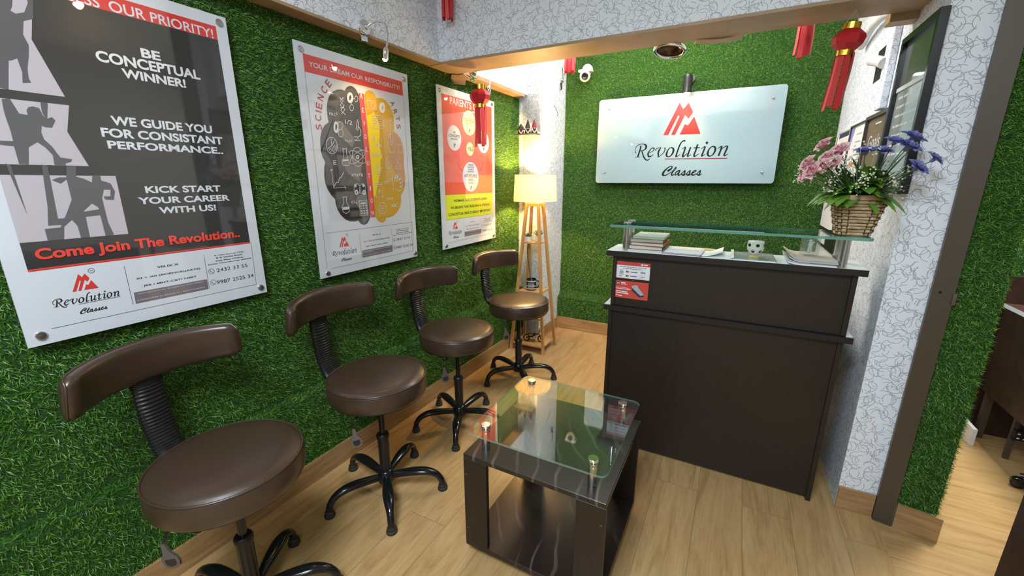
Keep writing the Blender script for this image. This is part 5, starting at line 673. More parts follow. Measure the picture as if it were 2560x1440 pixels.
sp = thing('sign_spotlight', 'small black cylinder spotlight shining on the sign from above', 'spotlight', (1.243, 3.55, 2.035))
MB().lathe([(0.0, 0.03), (0.028, 0.03), (0.028, 0.0), (0.032, 0.0), (0.032, 0.11), (0.026, 0.125), (0, 0.125)], 24).build('housing', M['black_plastic'], sp, 40)
MB().tube([(0, 0.01, 0.115), (0, 0.10, 0.13), (0, 0.178, 0.13)], 0.008, 8).lathe([(0.03, 0), (0.03, 0.012), (0, 0.012)], 20, X=Matrix.Translation((0, 0.180, 0.13)) @ Matrix.Rotation(R(90), 4, 'X')).build('arm', M['black_plastic'], sp, 40)
MB().lathe([(0, -0.014), (0.014, -0.012), (0.023, -0.005), (0.0265, 0.004), (0.0265, 0.02)], 20).build('bulb', M['bulb'], sp, 60)
lamp('sign_spot', 'SPOT', (1.243, 3.55, 2.024), 30, WARM, 0.02, (1.243, 3.63, 1.4), 95, 1.0)

cc = thing('security_camera', 'white dome security camera on the back turf wall left of the sign', 'camera', (0.415, 3.70, 2.27))
MB().lathe([(0.046, 0), (0.046, 0.014), (0.038, 0.022), (0, 0.022)], 24, X=Matrix.Translation((0, 0.03, 0.045)) @ Matrix.Rotation(R(90), 4, 'X')).rbox(-0.058, -0.05, 0.018, 0.058, 0.02, 0.040, 0.010).build('mount', M['white_plastic'], cc, 40)
MB().sphere((0, -0.03, -0.012), 0.046, 24, 16).build('dome', M['white_plastic'], cc, 80)
X = Matrix.Translation((0, -0.03, -0.012)) @ Vector((1.1, -3.6, -0.95)).to_track_quat('Z', 'Y').to_matrix().to_4x4() @ Matrix.Translation((0, 0, 0.026))
MB().lathe([(0.028, 0.0), (0.028, 0.020), (0.024, 0.024), (0.018, 0.021), (0, 0.021)], 24, X=X).build('lens', M['black_gloss'], cc, 40)

# tube light fixed to the back of the header, seen only as its reflection in the sign
tl = thing('tube_light', 'white LED tube light on the alcove side of the header', 'light', (1.05, 2.389, 2.262))
MB().rbox(-0.62, 0.001, -0.02, 0.62, 0.022, 0.02, 0.004).build('batten', M['white_plastic'], tl)
MB().tube([(-0.6, 0.036, 0), (0.6, 0.036, 0)], 0.013, 12).build('tube', M['tube'], tl, 60)

# ------------------------------------------------------------------ gooseneck picture lights
def gooseneck(y, label, first=None, yb=0.0):
    loc = (0.0505, y, 2.098)
    if first: r, k = dup(first, loc, (0, 0, 0), label); return r
    t = thing('picture_light', label, 'light', loc, group='gooseneck picture lights')
    B = Matrix.Rotation(R(90), 4, 'Y')
    MB().lathe([(0.034, 0), (0.034, 0.012), (0.030, 0.018), (0.012, 0.021), (0.010, 0.03), (0, 0.03)], 28, X=B).rbox(0.002, -0.028, -0.06, 0.014, 0.012, -0.036, 0.003).build('wall_plate', M['chrome'], t, 40)
    MB().tube(smooth_path([(0.025, 0, 0), (0.06, 0.02, 0.022), (0.105, 0.03, 0.008), (0.128, 0.022, -0.045), (0.1285, 0.005, -0.105)], 6), 0.0042, 10).build('gooseneck', M['chrome'], t, 60)
    H = Matrix.Translation((0.1285, 0.005, -0.100)) @ Matrix.Rotation(R(14), 4, 'Y')
    MB().lathe([(0.006, 0.004), (0.012, -0.006), (0.015, -0.02), (0.0155, -0.046), (0.013, -0.046), (0.012, -0.03)], 20, X=H, cap=False).build('lamp_head', M['chrome'], t, 40)
    MB().lathe([(0.0, -0.056), (0.006, -0.0545), (0.0105, -0.049), (0.0118, -0.042), (0.0115, -0.034)], 16, X=H).build('bulb', M['bulb'], t, 60)
    return t
g1 = gooseneck(1.588, 'chrome gooseneck light above the brain poster')
gooseneck(2.497, 'chrome gooseneck light above the red poster, partly behind a red lantern', g1)
g3 = gooseneck(0.651, 'chrome gooseneck light above the black slogan poster', g1); g3.scale = (1.0, 1.0, 1.13)
for y in (0.651, 1.588, 2.497): lamp('picture_spot', 'SPOT', (0.168, y, 1.935), 3.5, WARM, 0.012, (0.02, y, 1.45), 120, 0.8)

# ------------------------------------------------------------------ paper lanterns
def lantern(label, loc, rot=0.0, first=None, tilt=(0, 0)):
    if first: return dup(first, loc, (tilt[0], tilt[1], rot), label)[0]
    t = thing('paper_lantern', label, 'lantern', loc, (tilt[0], tilt[1], rot), 'red paper lanterns')
    MB().tube([(0.026, 0, -0.048), (0, 0, 0.0)], 0.0007, 5).tube([(-0.026, 0, -0.048), (0, 0, 0.0)], 0.0007, 5).build('string', M['string'], t)
    MB().lathe([(0.028, -0.068), (0.03, -0.068), (0.03, -0.046), (0.028, -0.046), (0.028, -0.068)], 20, cap=False).build('top_band', M['gold'], t, 40)
    MB().lathe([(0.030, -0.068), (0.053, -0.088), (0.058, -0.100), (0.052, -0.122), (0.031, -0.144)], 9, cap=False).build('body', M['red_paper'], t)
    MB().lathe([(0.029, -0.162), (0.031, -0.162), (0.031, -0.142), (0.029, -0.142), (0.029, -0.162)], 20, cap=False).build('bottom_band', M['gold'], t, 40)
    mb = MB()
    for i in range(9): a = 2 * PI * (i + .5) / 9; mb.box(-0.003, -0.003, 0, 0.003, 0.003, 0.0008, X=Matrix.Translation((0.0475 * math.cos(a), 0.0475 * math.sin(a), -0.094)) @ Matrix.Rotation(a, 4, 'Z') @ Matrix.Rotation(R(60), 4, 'Y'))
    mb.build('gold_dots', M['gold'], t)
    q = random.Random(3)
    for i in range(8):
        a = 2 * PI * i / 8; c, s = math.cos(a), math.sin(a); l = 0.195 + q.random() * 0.025; v = []; f = []; b1 = q.uniform(-.010, .006); tw = q.uniform(-.3, .3)
        for k in range(7):
            tt = k / 6; rr = 0.0285 + b1 * tt + 0.004 * math.sin(3 * tt + i); aa = a + tw * tt * 0.5; cc_, ss_ = math.cos(aa), math.sin(aa); z = -0.152 - l * tt
            for sd in (-1, 1):
                for dp in (0, 0.0005): v.append(((rr + dp) * cc_ - sd * 0.0100 * ss_, (rr + dp) * ss_ + sd * 0.0100 * cc_, z))
        for k in range(6):
            e = 4 * k; f += [(e, e + 4, e + 6, e + 2), (e + 1, e + 3, e + 7, e + 5), (e, e + 1, e + 5, e + 4), (e + 2, e + 6, e + 7, e + 3)]
        f += [(0, 2, 3, 1), (24, 25, 27, 26)]
        MB().add(v, f).build('streamer', M['pink_paper'], t)
    return t
L1 = lantern('red paper lantern with gold bands hanging in front of the framed notices by the pillar', (1.992, 2.27, 2.064), 0.3, tilt=(0.06, 0.05))
l2 = lantern('red paper lantern with gold bands hanging over the corner of the red poster', (0.185, 2.379, 2.064), 0.9, L1); l2.scale = (1.13, 1.13, 1.13); l2.location.z = 2.034; st2 = [c for c in l2.children if c.name.startswith('string')][0]; st2.scale.z = 1.55; st2.location.z = 0.0264
lantern('red streamers of a lantern hanging behind the header beside the security camera', (0.726, 2.49, 2.372), 0.2, L1)
lantern('red streamers of a lantern hanging behind the header near the right wall', (1.846, 2.45, 2.315), 1.2, L1)
lantern('red streamers of a lantern hanging in front of the header at top left', (0.165, 2.095, 2.615), 0.5, L1)

# chrome ring light hanging loose behind the header
rl = thing('ring_downlight', 'chrome ring downlight hanging loose under the back edge of the header', 'light', (1.277, 2.442, 2.052), (R(-12), R(4), 0))
MB().ring(0.072, 0.010, 40, 10).build('chrome_rim', M['chrome'], rl, 60)
MB().lathe([(0.064, 0.002), (0.058, 0.018), (0.03, 0.03), (0, 0.032)], 32, cap=False).build('reflector', M['bronze'], rl, 50)

# ------------------------------------------------------------------ stools with backrests
def make_stool(label):
    t = thing('swivel_stool', label, 'stool', group='brown swivel stools along the turf wall')
    MB().lathe([(0.205, 0.518), (0.209, 0.526), (0.211, 0.545), (0.2095, 0.588), (0.2065, 0.594), (0.203, 0.5955), (0.197, 0.602), (0.18, 0.608), (0.14, 0.612), (0.07, 0.6135), (0, 0.614)], 56).build('seat', M['leather'], t, 50)
    st = [c for c in t.children if c.name.startswith('seat')][0]
    MB().ring(0.2065, 0.0038, 64, 8, 0.5955).build('piping', M['leather'], st, 80)
    MB().lathe([(0, 0.505), (0.165, 0.505), (0.2, 0.512), (0.2, 0.519), (0, 0.519)], 40).build('seat_pan', M['black_plastic'], t, 40)
    MB().lathe([(0.0135, 0.26), (0.0135, 0.50), (0.03, 0.502), (0.03, 0.508), (0, 0.508)], 20).build('gas_lift_rod', M['black_gloss'], t, 40)
    MB().lathe([(0.022, 0.05), (0.0235, 0.06), (0.0255, 0.285), (0.0285, 0.287), (0.0285, 0.300), (0.024, 0.306), (0.0135, 0.306)], 24).build('column', M['black_plastic'], t, 40)
    MB().lathe([(0.024, 0.050), (0.036, 0.058), (0.038, 0.085), (0.034, 0.112), (0.026, 0.118)], 28).build('hub', M['black_gloss'], t, 50)
    path = smooth_path([(0.026, 0, 0.082), (0.08, 0, 0.093), (0.14, 0, 0.100), (0.19, 0, 0.099), (0.232, 0, 0.082), (0.255, 0, 0.052), (0.260, 0, 0.026)], 5)
    n = len(path); rr = []
    for i in range(n):
        k = i / (n - 1); w = 0.015 + 0.010 * math.sin(PI * min(1, k * 1.35)) ** 1.5; h = 0.017 - 0.003 * k
        if k > 0.75: w = w + (0.0145 - w) * (k - 0.75) / 0.25
        rr.append((w, h))
    leg = MB().tube(path, rr, 16, up=(0, 0, 1)); foot = MB().lathe([(0.0225, 0.0), (0.0235, 0.004), (0.0225, 0.012), (0.019, 0.014), (0.019, 0.026), (0.016, 0.030), (0, 0.030)], 20, X=Matrix.Translation((0.260, 0, 0)))
    lo = leg.build('leg', M['black_gloss'], t, 60); fo = foot.build('foot_glide', M['rubber'], lo, 40)
    for k in range(1, 5):
        l = lo.copy(); C.objects.link(l); l.rotation_euler = (0, 0, 2 * PI * k / 5); f = fo.copy(); C.objects.link(f); f.parent = l
    # backrest: an arc of padded leather
    def pad(seg, off, inset):
        v = []; A = R(51); m = 18; n = seg + 1
        for i in range(n):
            a = -A + 2 * A * i / seg; e = min(1.0, (1 - abs(a) / A) * 9 + 0.0); e = math.sqrt(max(0.0, 1 - (1 - e) ** 2)) if e < 1 else 1
            hh = (0.065 + off) * (0.72 + 0.28 * e) - 0.006 * (a / A) ** 2; th = (0.021 + off) * (0.35 + 0.65 * e)
            for j in range(m):
                b = 2 * PI * j / m; c, s = math.cos(b), math.sin(b); cx = math.copysign(abs(c) ** 0.62, c) * th; cz = math.copysign(abs(s) ** 0.5, s) * hh
                r = 0.303 + cx - 0.05 * (cz / 0.06) * 0.12; v.append((r * math.cos(a), r * math.sin(a), 0.868 + cz))
        f = [(i * m + j, i * m + (j + 1) % m, (i + 1) * m + (j + 1) % m, (i + 1) * m + j) for i in range(seg) for j in range(m)]
        f += [tuple(range(m))[::-1], tuple(range(seg * m, seg * m + m))]
        return v, [q[::-1] for q in f]
    v, f = pad(30, 0, 0); bo = MB().add(v, f).build('backrest', M['leather'], t, 55)
    pts = []; A = R(51)
    for sgn in (1, -1):
        for i in range(31):
            a = sgn * (-A + 2 * A * i / 30); e = min(1.0, (1 - abs(a) / A) * 9); e = math.sqrt(max(0.0, 1 - (1 - e) ** 2)) if e < 1 else 1
            hh = 0.0652 * (0.72 + 0.28 * e) - 0.006 * (a / A) ** 2; r = 0.303 - 0.006 * sgn + 0.009 * e; pts.append((r * math.cos(a * 0.998), r * math.sin(a * 0.998), 0.868 + sgn * hh * 0.985))
    pts.append(pts[0]); MB().tube(pts, 0.0034, 8).build('piping', M['leather'], bo, 80)
    # corrugated bellows from under the seat up to the backrest
    core = smooth_path([(0.13, 0, 0.512), (0.215, 0, 0.520), (0.268, 0, 0.552), (0.298, 0, 0.620), (0.312, 0, 0.70), (0.317, 0, 0.79), (0.316, 0, 0.818)], 28); m = len(core)
    rr = []
    for i in range(m): k = (1.0, 1.10, 1.10, 1.0)[i % 4]; rr.append((0.042 * k, 0.022 * k))
    MB().tube(core, rr, 18, up=(0, 0, 1)).build('bellows', M['black_plastic'], t, 12)
    MB().tube(smooth_path([(0.02, -0.02, 0.500), (0.03, -0.10, 0.497), (0.042, -0.165, 0.486), (0.046, -0.185, 0.462), (0.047, -0.19, 0.445)], 5), 0.0035, 8).build('lever', M['black_plastic'], t, 60)
    lv = [c for c in t.children if c.name.startswith('lever')][0]
    Lx = Matrix.Translation((0.047, -0.191, 0.452)) @ Matrix.Rotation(R(8), 4, 'X') @ Matrix.Rotation(R(48), 4, 'Z')
    prof = [(0.005, 0.0), (0.0075, -0.022), (0.011, -0.036), (0.020, -0.050), (0.0225, -0.066), (0.019, -0.083), (0.009, -0.091)]
    poly = [(x, z) for x, z in prof] + [(-x, z) for x, z in prof[::-1]]
    MB().prism([(a, b) for a, b in poly], -0.0035, 0.0035, X=Lx @ Matrix.Rotation(R(90), 4, 'X')).prism([(a * 0.62, -0.068 + (b + 0.068) * 0.62) for a, b in poly if b < -0.04], 0.0035, 0.0042, 1, Lx @ Matrix.Rotation(R(90), 4, 'X')).build('lever_paddle', [M['grey_metal'], M['rubber']], lv, 40)
    return t
UP = ('backrest', 'bellows', 'lever')
s0 = make_stool('brown leather swivel stool nearest the camera under the black slogan poster')
def place(r, kids, loc, legs, th, dz):
    r.location = loc; r.rotation_euler = (0, 0, R(legs))
    for c in kids:
        n = c.name.split('.')[0]
        if n in ('backrest', 'bellows'): c.rotation_euler = (0, 0, R(th - legs)); c.location = (0, 0, dz if n == 'backrest' else 0)
        if n == 'lever': c.rotation_euler = (0, 0, R(-legs + {170: -14, 188: -12}.get(th, 0)))
r1, k1 = dup(s0, (0, 0, 0), (0, 0, 0), 'brown leather swivel stool between the black slogan poster and the brain poster')
r2, k2 = dup(s0, (0, 0, 0), (0, 0, 0), 'brown leather swivel stool under the right edge of the brain poster')
r3, k3 = dup(s0, (0, 0, 0), (0, 0, 0), 'brown leather swivel stool farthest back beside the wooden floor lamp')
place(s0, list(s0.children), (0.382, 0.569, 0), 47, 188, 0.003)
place(r1, k1, (0.370, 1.198, 0), 30, 185, 0.014)
place(r2, k2, (0.347, 1.826, 0), 12, 174, -0.024)
place(r3, k3, (0.388, 2.520, 0), 22, 170, -0.024)

# ------------------------------------------------------------------ coffee table
ct = thing('coffee_table', 'low dark wenge table with a raised square glass top in front of the counter', 'table', (0.888, 1.094, 0))
w, d = 0.536, 0.524
MB().rbox(0, 0, 0.426, w, d, 0.445, 0.0015, 1).build('top_board', M['swirl'], ct)
MB().rbox(0, 0, 0.036, w, d, 0.056, 0.0015, 1).build('bottom_shelf', M['swirl'], ct)
for x, y in ((0.0, 0.0), (w - 0.098, 0.0), (0.0, d - 0.018), (w - 0.098, d - 0.018)):
    lg = MB().rbox(x, y, 0.056, x + 0.098, y + 0.018, 0.426, 0.001, 1).build('leg', M['dark_lam'], ct)
    mb = MB()
    for zz in (0.12, 0.36):
        yy = y - 0.0008 if y == 0 else y + 0.0188
        mb.lathe([(0.0028, -0.0006), (0.0028, 0.0006), (0, 0.0008)], 10, X=Matrix.Translation((x + 0.012 if x == 0 else x + 0.086, yy, zz)) @ Matrix.Rotation(R(90), 4, 'X'))
    mb.build('screw_cap', M['grey_metal'], lg)
for x, y in ((0.05, 0.05), (w - 0.05, 0.05), (0.05, d - 0.05), (w - 0.05, d - 0.05)):
    MB().lathe([(0.017, -0.01), (0.019, -0.007), (0.019, 0.007), (0.017, 0.01)], 18, X=Matrix.Translation((x, y, 0.019)) @ Matrix.Rotation(R(90), 4, 'X')).rbox(x - 0.012, y - 0.014, 0.02, x + 0.012, y + 0.014, 0.036, 0.003).build('castor', M['black_plastic'], ct, 40)
for i, (x, y) in enumerate(((0.062, 0.062), (w - 0.066, 0.062), (0.062, d - 0.066), (w - 0.066, d - 0.066))):
    MB().lathe([(0.015, 0.445), (0.015, 0.5325), (0, 0.5325)], 22, X=Matrix.Translation((x, y, 0))).build('standoff', M['steel'], ct, 40)
    MB().lathe([(0.018, 0.5402), (0.018, 0.5475), (0.0165, 0.549), (0, 0.549)], 24, X=Matrix.Translation((x, y, 0))).build('standoff_cap', M['chrome'], ct, 40)
MB().prism(rrect(0.520, 0.508, 0.028), 0.5325, 0.5400, 0, Matrix.Translation((0.010, -0.002, 0)), mis=1).build('glass_top', [M['glass'], M['glass_edge']], ct, 40)

# ------------------------------------------------------------------ reception counter
rc = thing('reception_counter', 'tall dark wenge reception counter with white tops and a green glass shelf', 'counter', (0, 0, 0))
MB().box(1.168, 2.056, 0.015, 2.104, 2.072, 0.776).build('lower_front_panel', M['dark_lam'], rc)
for x in (1.149, 2.104): MB().rbox(x, 2.046, 0.0, x + 0.019, 2.62, 0.776, 0.001, 1).build('side_panel', M['dark_lam'], rc)
def top_slab(name, x0, y0, z0, x1, y1, z1):
    mb = MB(); mb.box(x0, y0, z0, x1, y1, z1); mb.mi = [0, 1, 0, 0, 0, 0]; return mb.build(name, [M['dark_edge'], M['white_lam']], rc)
MB().box(1.126, 2.032, 0.776, 2.149, 2.66, 0.800).build('desk_ledge', M['dark_edge'], rc)
MB().box(1.126, 2.046, 0.8002, 1.1565, 2.66, 0.802).box(1.1565, 2.075, 0.8002, 2.1255, 2.66, 0.802).box(2.1255, 2.046, 0.8002, 2.149, 2.66, 0.802).build('desk_surface', M['white_lam'], rc)
MB().box(1.176, 2.054, 0.802, 2.106, 2.070, 1.056).build('upper_front_panel', M['dark_lam'], rc)
for x in (1.157, 2.106): MB().rbox(x, 2.044, 0.802, x + 0.019, 2.245, 1.056, 0.001, 1).build('upper_side_panel', M['dark_lam'], rc)
top_slab('counter_top', 1.127, 2.028, 1.056, 2.150, 2.262, 1.082)
for x, y in ((1.210, 2.072), (2.066, 2.052), (1.205, 2.19), (2.072, 2.19)):
    MB().lathe([(0.0165, 1.082), (0.0165, 1.2045), (0, 1.2045)], 22, X=Matrix.Translation((x, y, 0))).lathe([(0.018, 1.2152), (0.018, 1.220), (0, 1.221)], 22, X=Matrix.Translation((x, y, 0))).build('standoff', M['steel'], rc, 40)
MB().prism([(1.158, 1.952), (2.105, 1.922), (2.122, 1.938), (2.118, 2.19), (1.158, 2.205)], 1.205, 1.2152, 0, None, mis=1).build('glass_shelf', [M['glass_g'], M['glass_edge_g']], rc, 40)

# two small payment stickers on the counter front
def sticker(label, pts, y=2.0535):
    return thing('payment_sticker', label, 'sticker', (pts[0], y, pts[1]), YW)
ks = sticker('white payment sticker with a red top strip on the counter front', (1.170, 0.9445)); w_, h_ = 0.167, 0.083
MB().box(0, 0, -0.0006, w_, h_, 0.0004).build('sheet', M['white_lam'], ks)
MB().poly([(0, h_ * .79), (w_, h_ * .79), (w_, h_), (0, h_)], 0.0007).build('red_strip', M['p_red'], ks)
mb = MB()
for i in range(2):
    q = random.Random(i); x = 0.020 + 0.018 * i
    while x < 0.148 - 0.022 * i: l = q.uniform(.006, .018); mb.line2([(x, 0.058 - i * .0085), (min(x + l, 0.15 - 0.022 * i), 0.058 - i * .0085)], 0.0026, 0.0007); x += l + 0.0025
text(mb, 'VISA', 0.122, 0.030, 0.147, 0.041, 0.0007, 0.03)
for k in (0.034, 0.013): mb.line2([(0.074, k), (0.108, k)], 0.0035, 0.0007)
for a in (0.020, 0.0265, 0.033, 0.0395): mb.line2([(0.021, a), (0.040, a)], 0.0025, 0.0007)
mb.line2([(0.121, 0.005), (0.121, 0.021), (0.147, 0.021), (0.147, 0.005), (0.121, 0.005)], 0.001, 0.0007); mb.line2([(0.126, 0.012), (0.143, 0.012)], 0.003, 0.0007); mb.line2([(0.019, 0.010), (0.036, 0.010)], 0.003, 0.0007)
mb.build('lettering', M['navy'], ks)
mb = MB()
for k in (0.034, 0.013): mb.poly(ellipse(0.0575, k, 0.005, 0.005, 18), 0.0007)
mb.build('dark_discs', M['p_brain'], ks)
mb = MB()
for k in (0.034, 0.013): mb.poly(ellipse(0.0635, k, 0.005, 0.005, 18), 0.0009)
mb.build('red_discs', M['orange_p'], ks)
mb = MB(); mb.poly(ellipse(0.128, h_ * .895, 0.0048, 0.0048, 16), 0.001); mb.line2([(0.136, h_ * .895), (0.155, h_ * .895)], 0.005, 0.001); mb.build('white_logo', M['white_lam'], ks)
kb = sticker('red sticker picturing a card machine, below the white payment sticker', (1.167, 0.8425)); w_, h_ = 0.169, 0.0885
MB().box(0, 0, -0.0006, w_, h_, 0.0004).build('sheet', M['p_red'], kb)
mb = MB().poly(ellipse(0.0225, 0.0745, 0.0105, 0.0075, 24), 0.0007).poly([(0.088, 0.058), (0.095, 0.060), (0.150, 0.026), (0.150, 0.017), (0.128, 0.012), (0.092, 0.040)], 0.0007)
mb.build('dark_shapes', M['navy_card'], kb)
MB().poly([(0.088, 0.066), (0.108, 0.073), (0.119, 0.070), (0.120, 0.062), (0.151, 0.027), (0.134, 0.021), (0.089, 0.059)], 0.001).build('card_machine_top', M['device_grey'], kb)
mb = MB()
for x, y in ((0.0185, 0.0745), (0.0265, 0.0745)): e = ellipse(x, y, 0.003, 0.003, 14); mb.line2(e + [e[0]], 0.0016, 0.001)
mb.line2([(0.036, 0.0775), (0.058, 0.0775)], 0.006, 0.0007); mb.line2([(0.036, 0.070), (0.068, 0.071)], 0.0012, 0.0007)
for y, x1, hh in ((0.054, 0.073, .003), (0.0475, 0.082, .0045), (0.034, 0.070, .0065), (0.0255, 0.076, .0065), (0.0125, 0.042, .006)): mb.line2([(0.012, y), (x1, y - 0.002)], hh * 0.7, 0.0007)
mb.build('white_lettering', M['white_lam'], kb)

# ------------------------------------------------------------------ things on the counter top (z = 1.082)
ZC = 1.0822
def book(label, x, y, z, w, d, h, rot, cover, cat='book', group='books stacked on the counter', name='book'):
    t = thing(name, label, cat, (x, y, z), (0, 0, R(rot)), group); c = 0.0012
    MB().rbox(0.001, 0.002, c, w - 0.001, d - 0.002, h - c, 0.0006, 1).build('pages', M['pages'], t)
    mb = MB().box(0, 0, 0, w, d, c).box(0, 0, h - c, w, d, h).box(w - c, 0, c, w, d, h - c); mb.build('cover', cover, t); return t
book('white covered book at the bottom of the stack under the glass shelf', 1.222, 2.056, ZC, 0.160, 0.185, 0.010, -1, M['white_lam'])
book('thick book with black spine, second from bottom of the counter stack', 1.228, 2.060, ZC + 0.0102, 0.154, 0.19, 0.020, 1.5, M['black_cover'])
book('book with brick red spine in the middle of the counter stack', 1.236, 2.058, ZC + 0.0304, 0.150, 0.195, 0.014, -2, M['red_cover'])
book('book with dark green spine, second from top of the counter stack', 1.232, 2.064, ZC + 0.0446, 0.150, 0.20, 0.016, 2.5, M['slate'])
tb = book('pale book with a blue patch on its cover, top of the counter stack', 1.240, 2.068, ZC + 0.0608, 0.146, 0.195, 0.012, 0.5, M['grey_cover'])
MB().poly([(0.08, 0.05), (0.135, 0.055), (0.13, 0.11), (0.085, 0.10)], 0.0123).build('cover_patch', M['blue_cover'], tb)
def paper_stack(name, label, cat, x, y, z, w, d, n, rot, mat, seed, group=None, th=0.0016):
    q = random.Random(seed); mb = MB()
    for i in range(n):
        X = Matrix.Translation((x + q.uniform(-.004, .004), y + q.uniform(-.004, .004), z + i * th)) @ Matrix.Rotation(R(rot + q.uniform(-2, 2)), 4, 'Z'); mb.box(0, 0, 0, w, d, th * 0.9, X=X)
    o = mb.build(name, mat); return tag(o, label, cat, group)
paper_stack('paper_stack', 'flat stack of pale lilac papers beside the books on the counter', 'papers', 1.393, 2.040, ZC, 0.158, 0.170, 8, -1, M['lilac_paper'], 4)
MB_ = MB(); v = []; f = []
for i in range(9):
    k = i / 8
    for s in (0, 1): v.append((0.02 + 0.16 * s * (0.3 + 0.7), 0.03 * k + 0.02, 0.002 + 0.018 * math.sin(PI * k) * (0.4 + 0.6 * s)))
o = MB().prism([(0, 0), (0.20, 0.0), (0.215, 0.012), (0.215, 0.03), (0, 0.03)], 0, 0.011).build('card_folder', M['manila']); o.location = (1.385, 2.216, ZC); tag(o, 'yellow card folder behind the lilac papers on the counter', 'folder')
mb = MB(); v = []; f = []
for i in range(11):
    k = i / 10; x = 0.085 * k; z = 0.002 + 0.030 * max(0, k - 0.25) ** 1.6
    for y in (0.0, 0.16):
        for dz in (0, 0.0008): v.append((x, y + 0.05 * k, z + dz))
for i in range(10): e = 4 * i; f += [(e, e + 2, e + 6, e + 4), (e + 1, e + 5, e + 7, e + 3), (e, e + 4, e + 5, e + 1), (e + 2, e + 3, e + 7, e + 6)]
f += [(0, 1, 3, 2), (40, 42, 43, 41)]
o = mb.add(v, f).build('curled_sheet', M['paper'], None, 60); o.location = (1.553, 2.05, ZC); tag(o, 'curled white sheet of paper right of the lilac papers', 'paper')
# plastic folder and football paperweight
pf = thing('plastic_folder', 'clear plastic folder of papers lying under the football ornament', 'folder', (1.682, 2.042, ZC), (0, 0, R(1)))
MB().box(0, 0, 0, 0.160, 0.205, 0.003).build('papers', M['paper'], pf); MB().rbox(-0.003, -0.003, 0.0032, 0.165, 0.210, 0.0052, 0.0006, 1).build('film', M['clearp'], pf); MB().rbox(-0.008, 0.0, 0.0055, 0.004, 0.20, 0.016, 0.003).build('spine_strip', M['white_plastic'], pf)
fb = thing('football_ornament', 'small white football shaped ornament on an amber base on the counter', 'ornament', (1.764, 2.112, ZC + 0.0054))
prof = [(0.0, 0.012), (0.014, 0.013), (0.024, 0.021), (0.0315, 0.034), (0.0335, 0.047), (0.0325, 0.060), (0.0315, 0.071), (0.029, 0.073), (0, 0.073)]
MB().lathe(prof, 32).build('ball_body', M['white_gloss'], fb, 40)
MB().lathe([(0.022, 0), (0.023, 0.003), (0.013, 0.012), (0, 0.012)], 8).build('base', M['amber'], fb, 30)
def rad(z):
    for a, b in zip(prof, prof[1:]):
        if a[1] <= z <= b[1] and b[1] > a[1]: return a[0] + (b[0] - a[0]) * (z - a[1]) / (b[1] - a[1])
    return 0.03
mb = MB()
for j in range(6):
    for zz, of in ((0.056, 0), (0.030, 30)):
        a0_ = R(60 * j + of - 78); pts = []
        for k in range(5): t = 2 * PI * k / 5 + PI / 2; da = 0.0088 * math.cos(t) / 0.033; z = zz + 0.0078 * math.sin(t); r = rad(z) + 0.0006; pts.append((r * math.cos(a0_ + da), r * math.sin(a0_ + da), z))
        c = (sum(p[0] for p in pts) / 5 * 1.02, sum(p[1] for p in pts) / 5 * 1.02, zz); mb.add([c] + pts, [(0, 1 + k, 1 + (k + 1) % 5) for k in range(5)])
mb.build('pentagons', M['black_cover'], fb)
for i, (lab, m_, dz) in enumerate((('white magazine at the bottom of the pile under the crystal block', M['white_lam'], 0), ('grey magazine second from bottom under the crystal block', M['grey_cover'], .0065), ('pale blue magazine second from top under the crystal block', M['blue_cover'], .013), ('cream magazine on top of the pile under the crystal block', M['beige'], .0195))):
    q = random.Random(20 + i); w = 0.165; v = []; f = []; d = 0.21; h = 0.006
    for k in range(9):
        u = k / 8; lift = 0.020 * max(0, 1 - u * 5) ** 1.4 * (0.4 + i * 0.2)
        for y in (0, d):
            for z in (0, h): v.append((w * u, y + 0.02 * (y > 0), z + lift))
    for k in range(8): e = 4 * k; f += [(e, e + 2, e + 6, e + 4), (e + 1, e + 5, e + 7, e + 3), (e, e + 4, e + 5, e + 1), (e + 2, e + 3, e + 7, e + 6)]
    f += [(0, 1, 3, 2), (32, 34, 35, 33)]
    o = MB().add(v, f).build('magazine', m_, None, 50); o.location = (1.882 + q.uniform(-.003, .003), 2.026 + q.uniform(-.003, .003), ZC + dz); o.rotation_euler = (0, 0, R(q.uniform(-1.5, 1.5))); tag(o, lab, 'magazine', 'magazines on the counter')
cb = thing('crystal_block', 'clear crystal block with an engraved figure standing on the magazines', 'ornament', (1.965, 2.150, ZC + 0.0262), (0, 0, R(18)))
MB().rbox(-0.027, -0.027, 0, 0.027, 0.027, 0.078, 0.005).build('block', M['clear'], cb)
MB().sphere((0, 0, 0.060), (0.006, 0.005, 0.007)).sphere((0.001, 0, 0.043), (0.009, 0.006, 0.013)).sphere((-0.003, 0, 0.022), (0.005, 0.005, 0.014)).sphere((0.005, 0, 0.022), (0.004, 0.004, 0.013)).tube([(0.005, 0, 0.05), (0.014, 0, 0.055)], 0.003, 6).build('engraved_figure', M['white_gloss'], cb, 60)

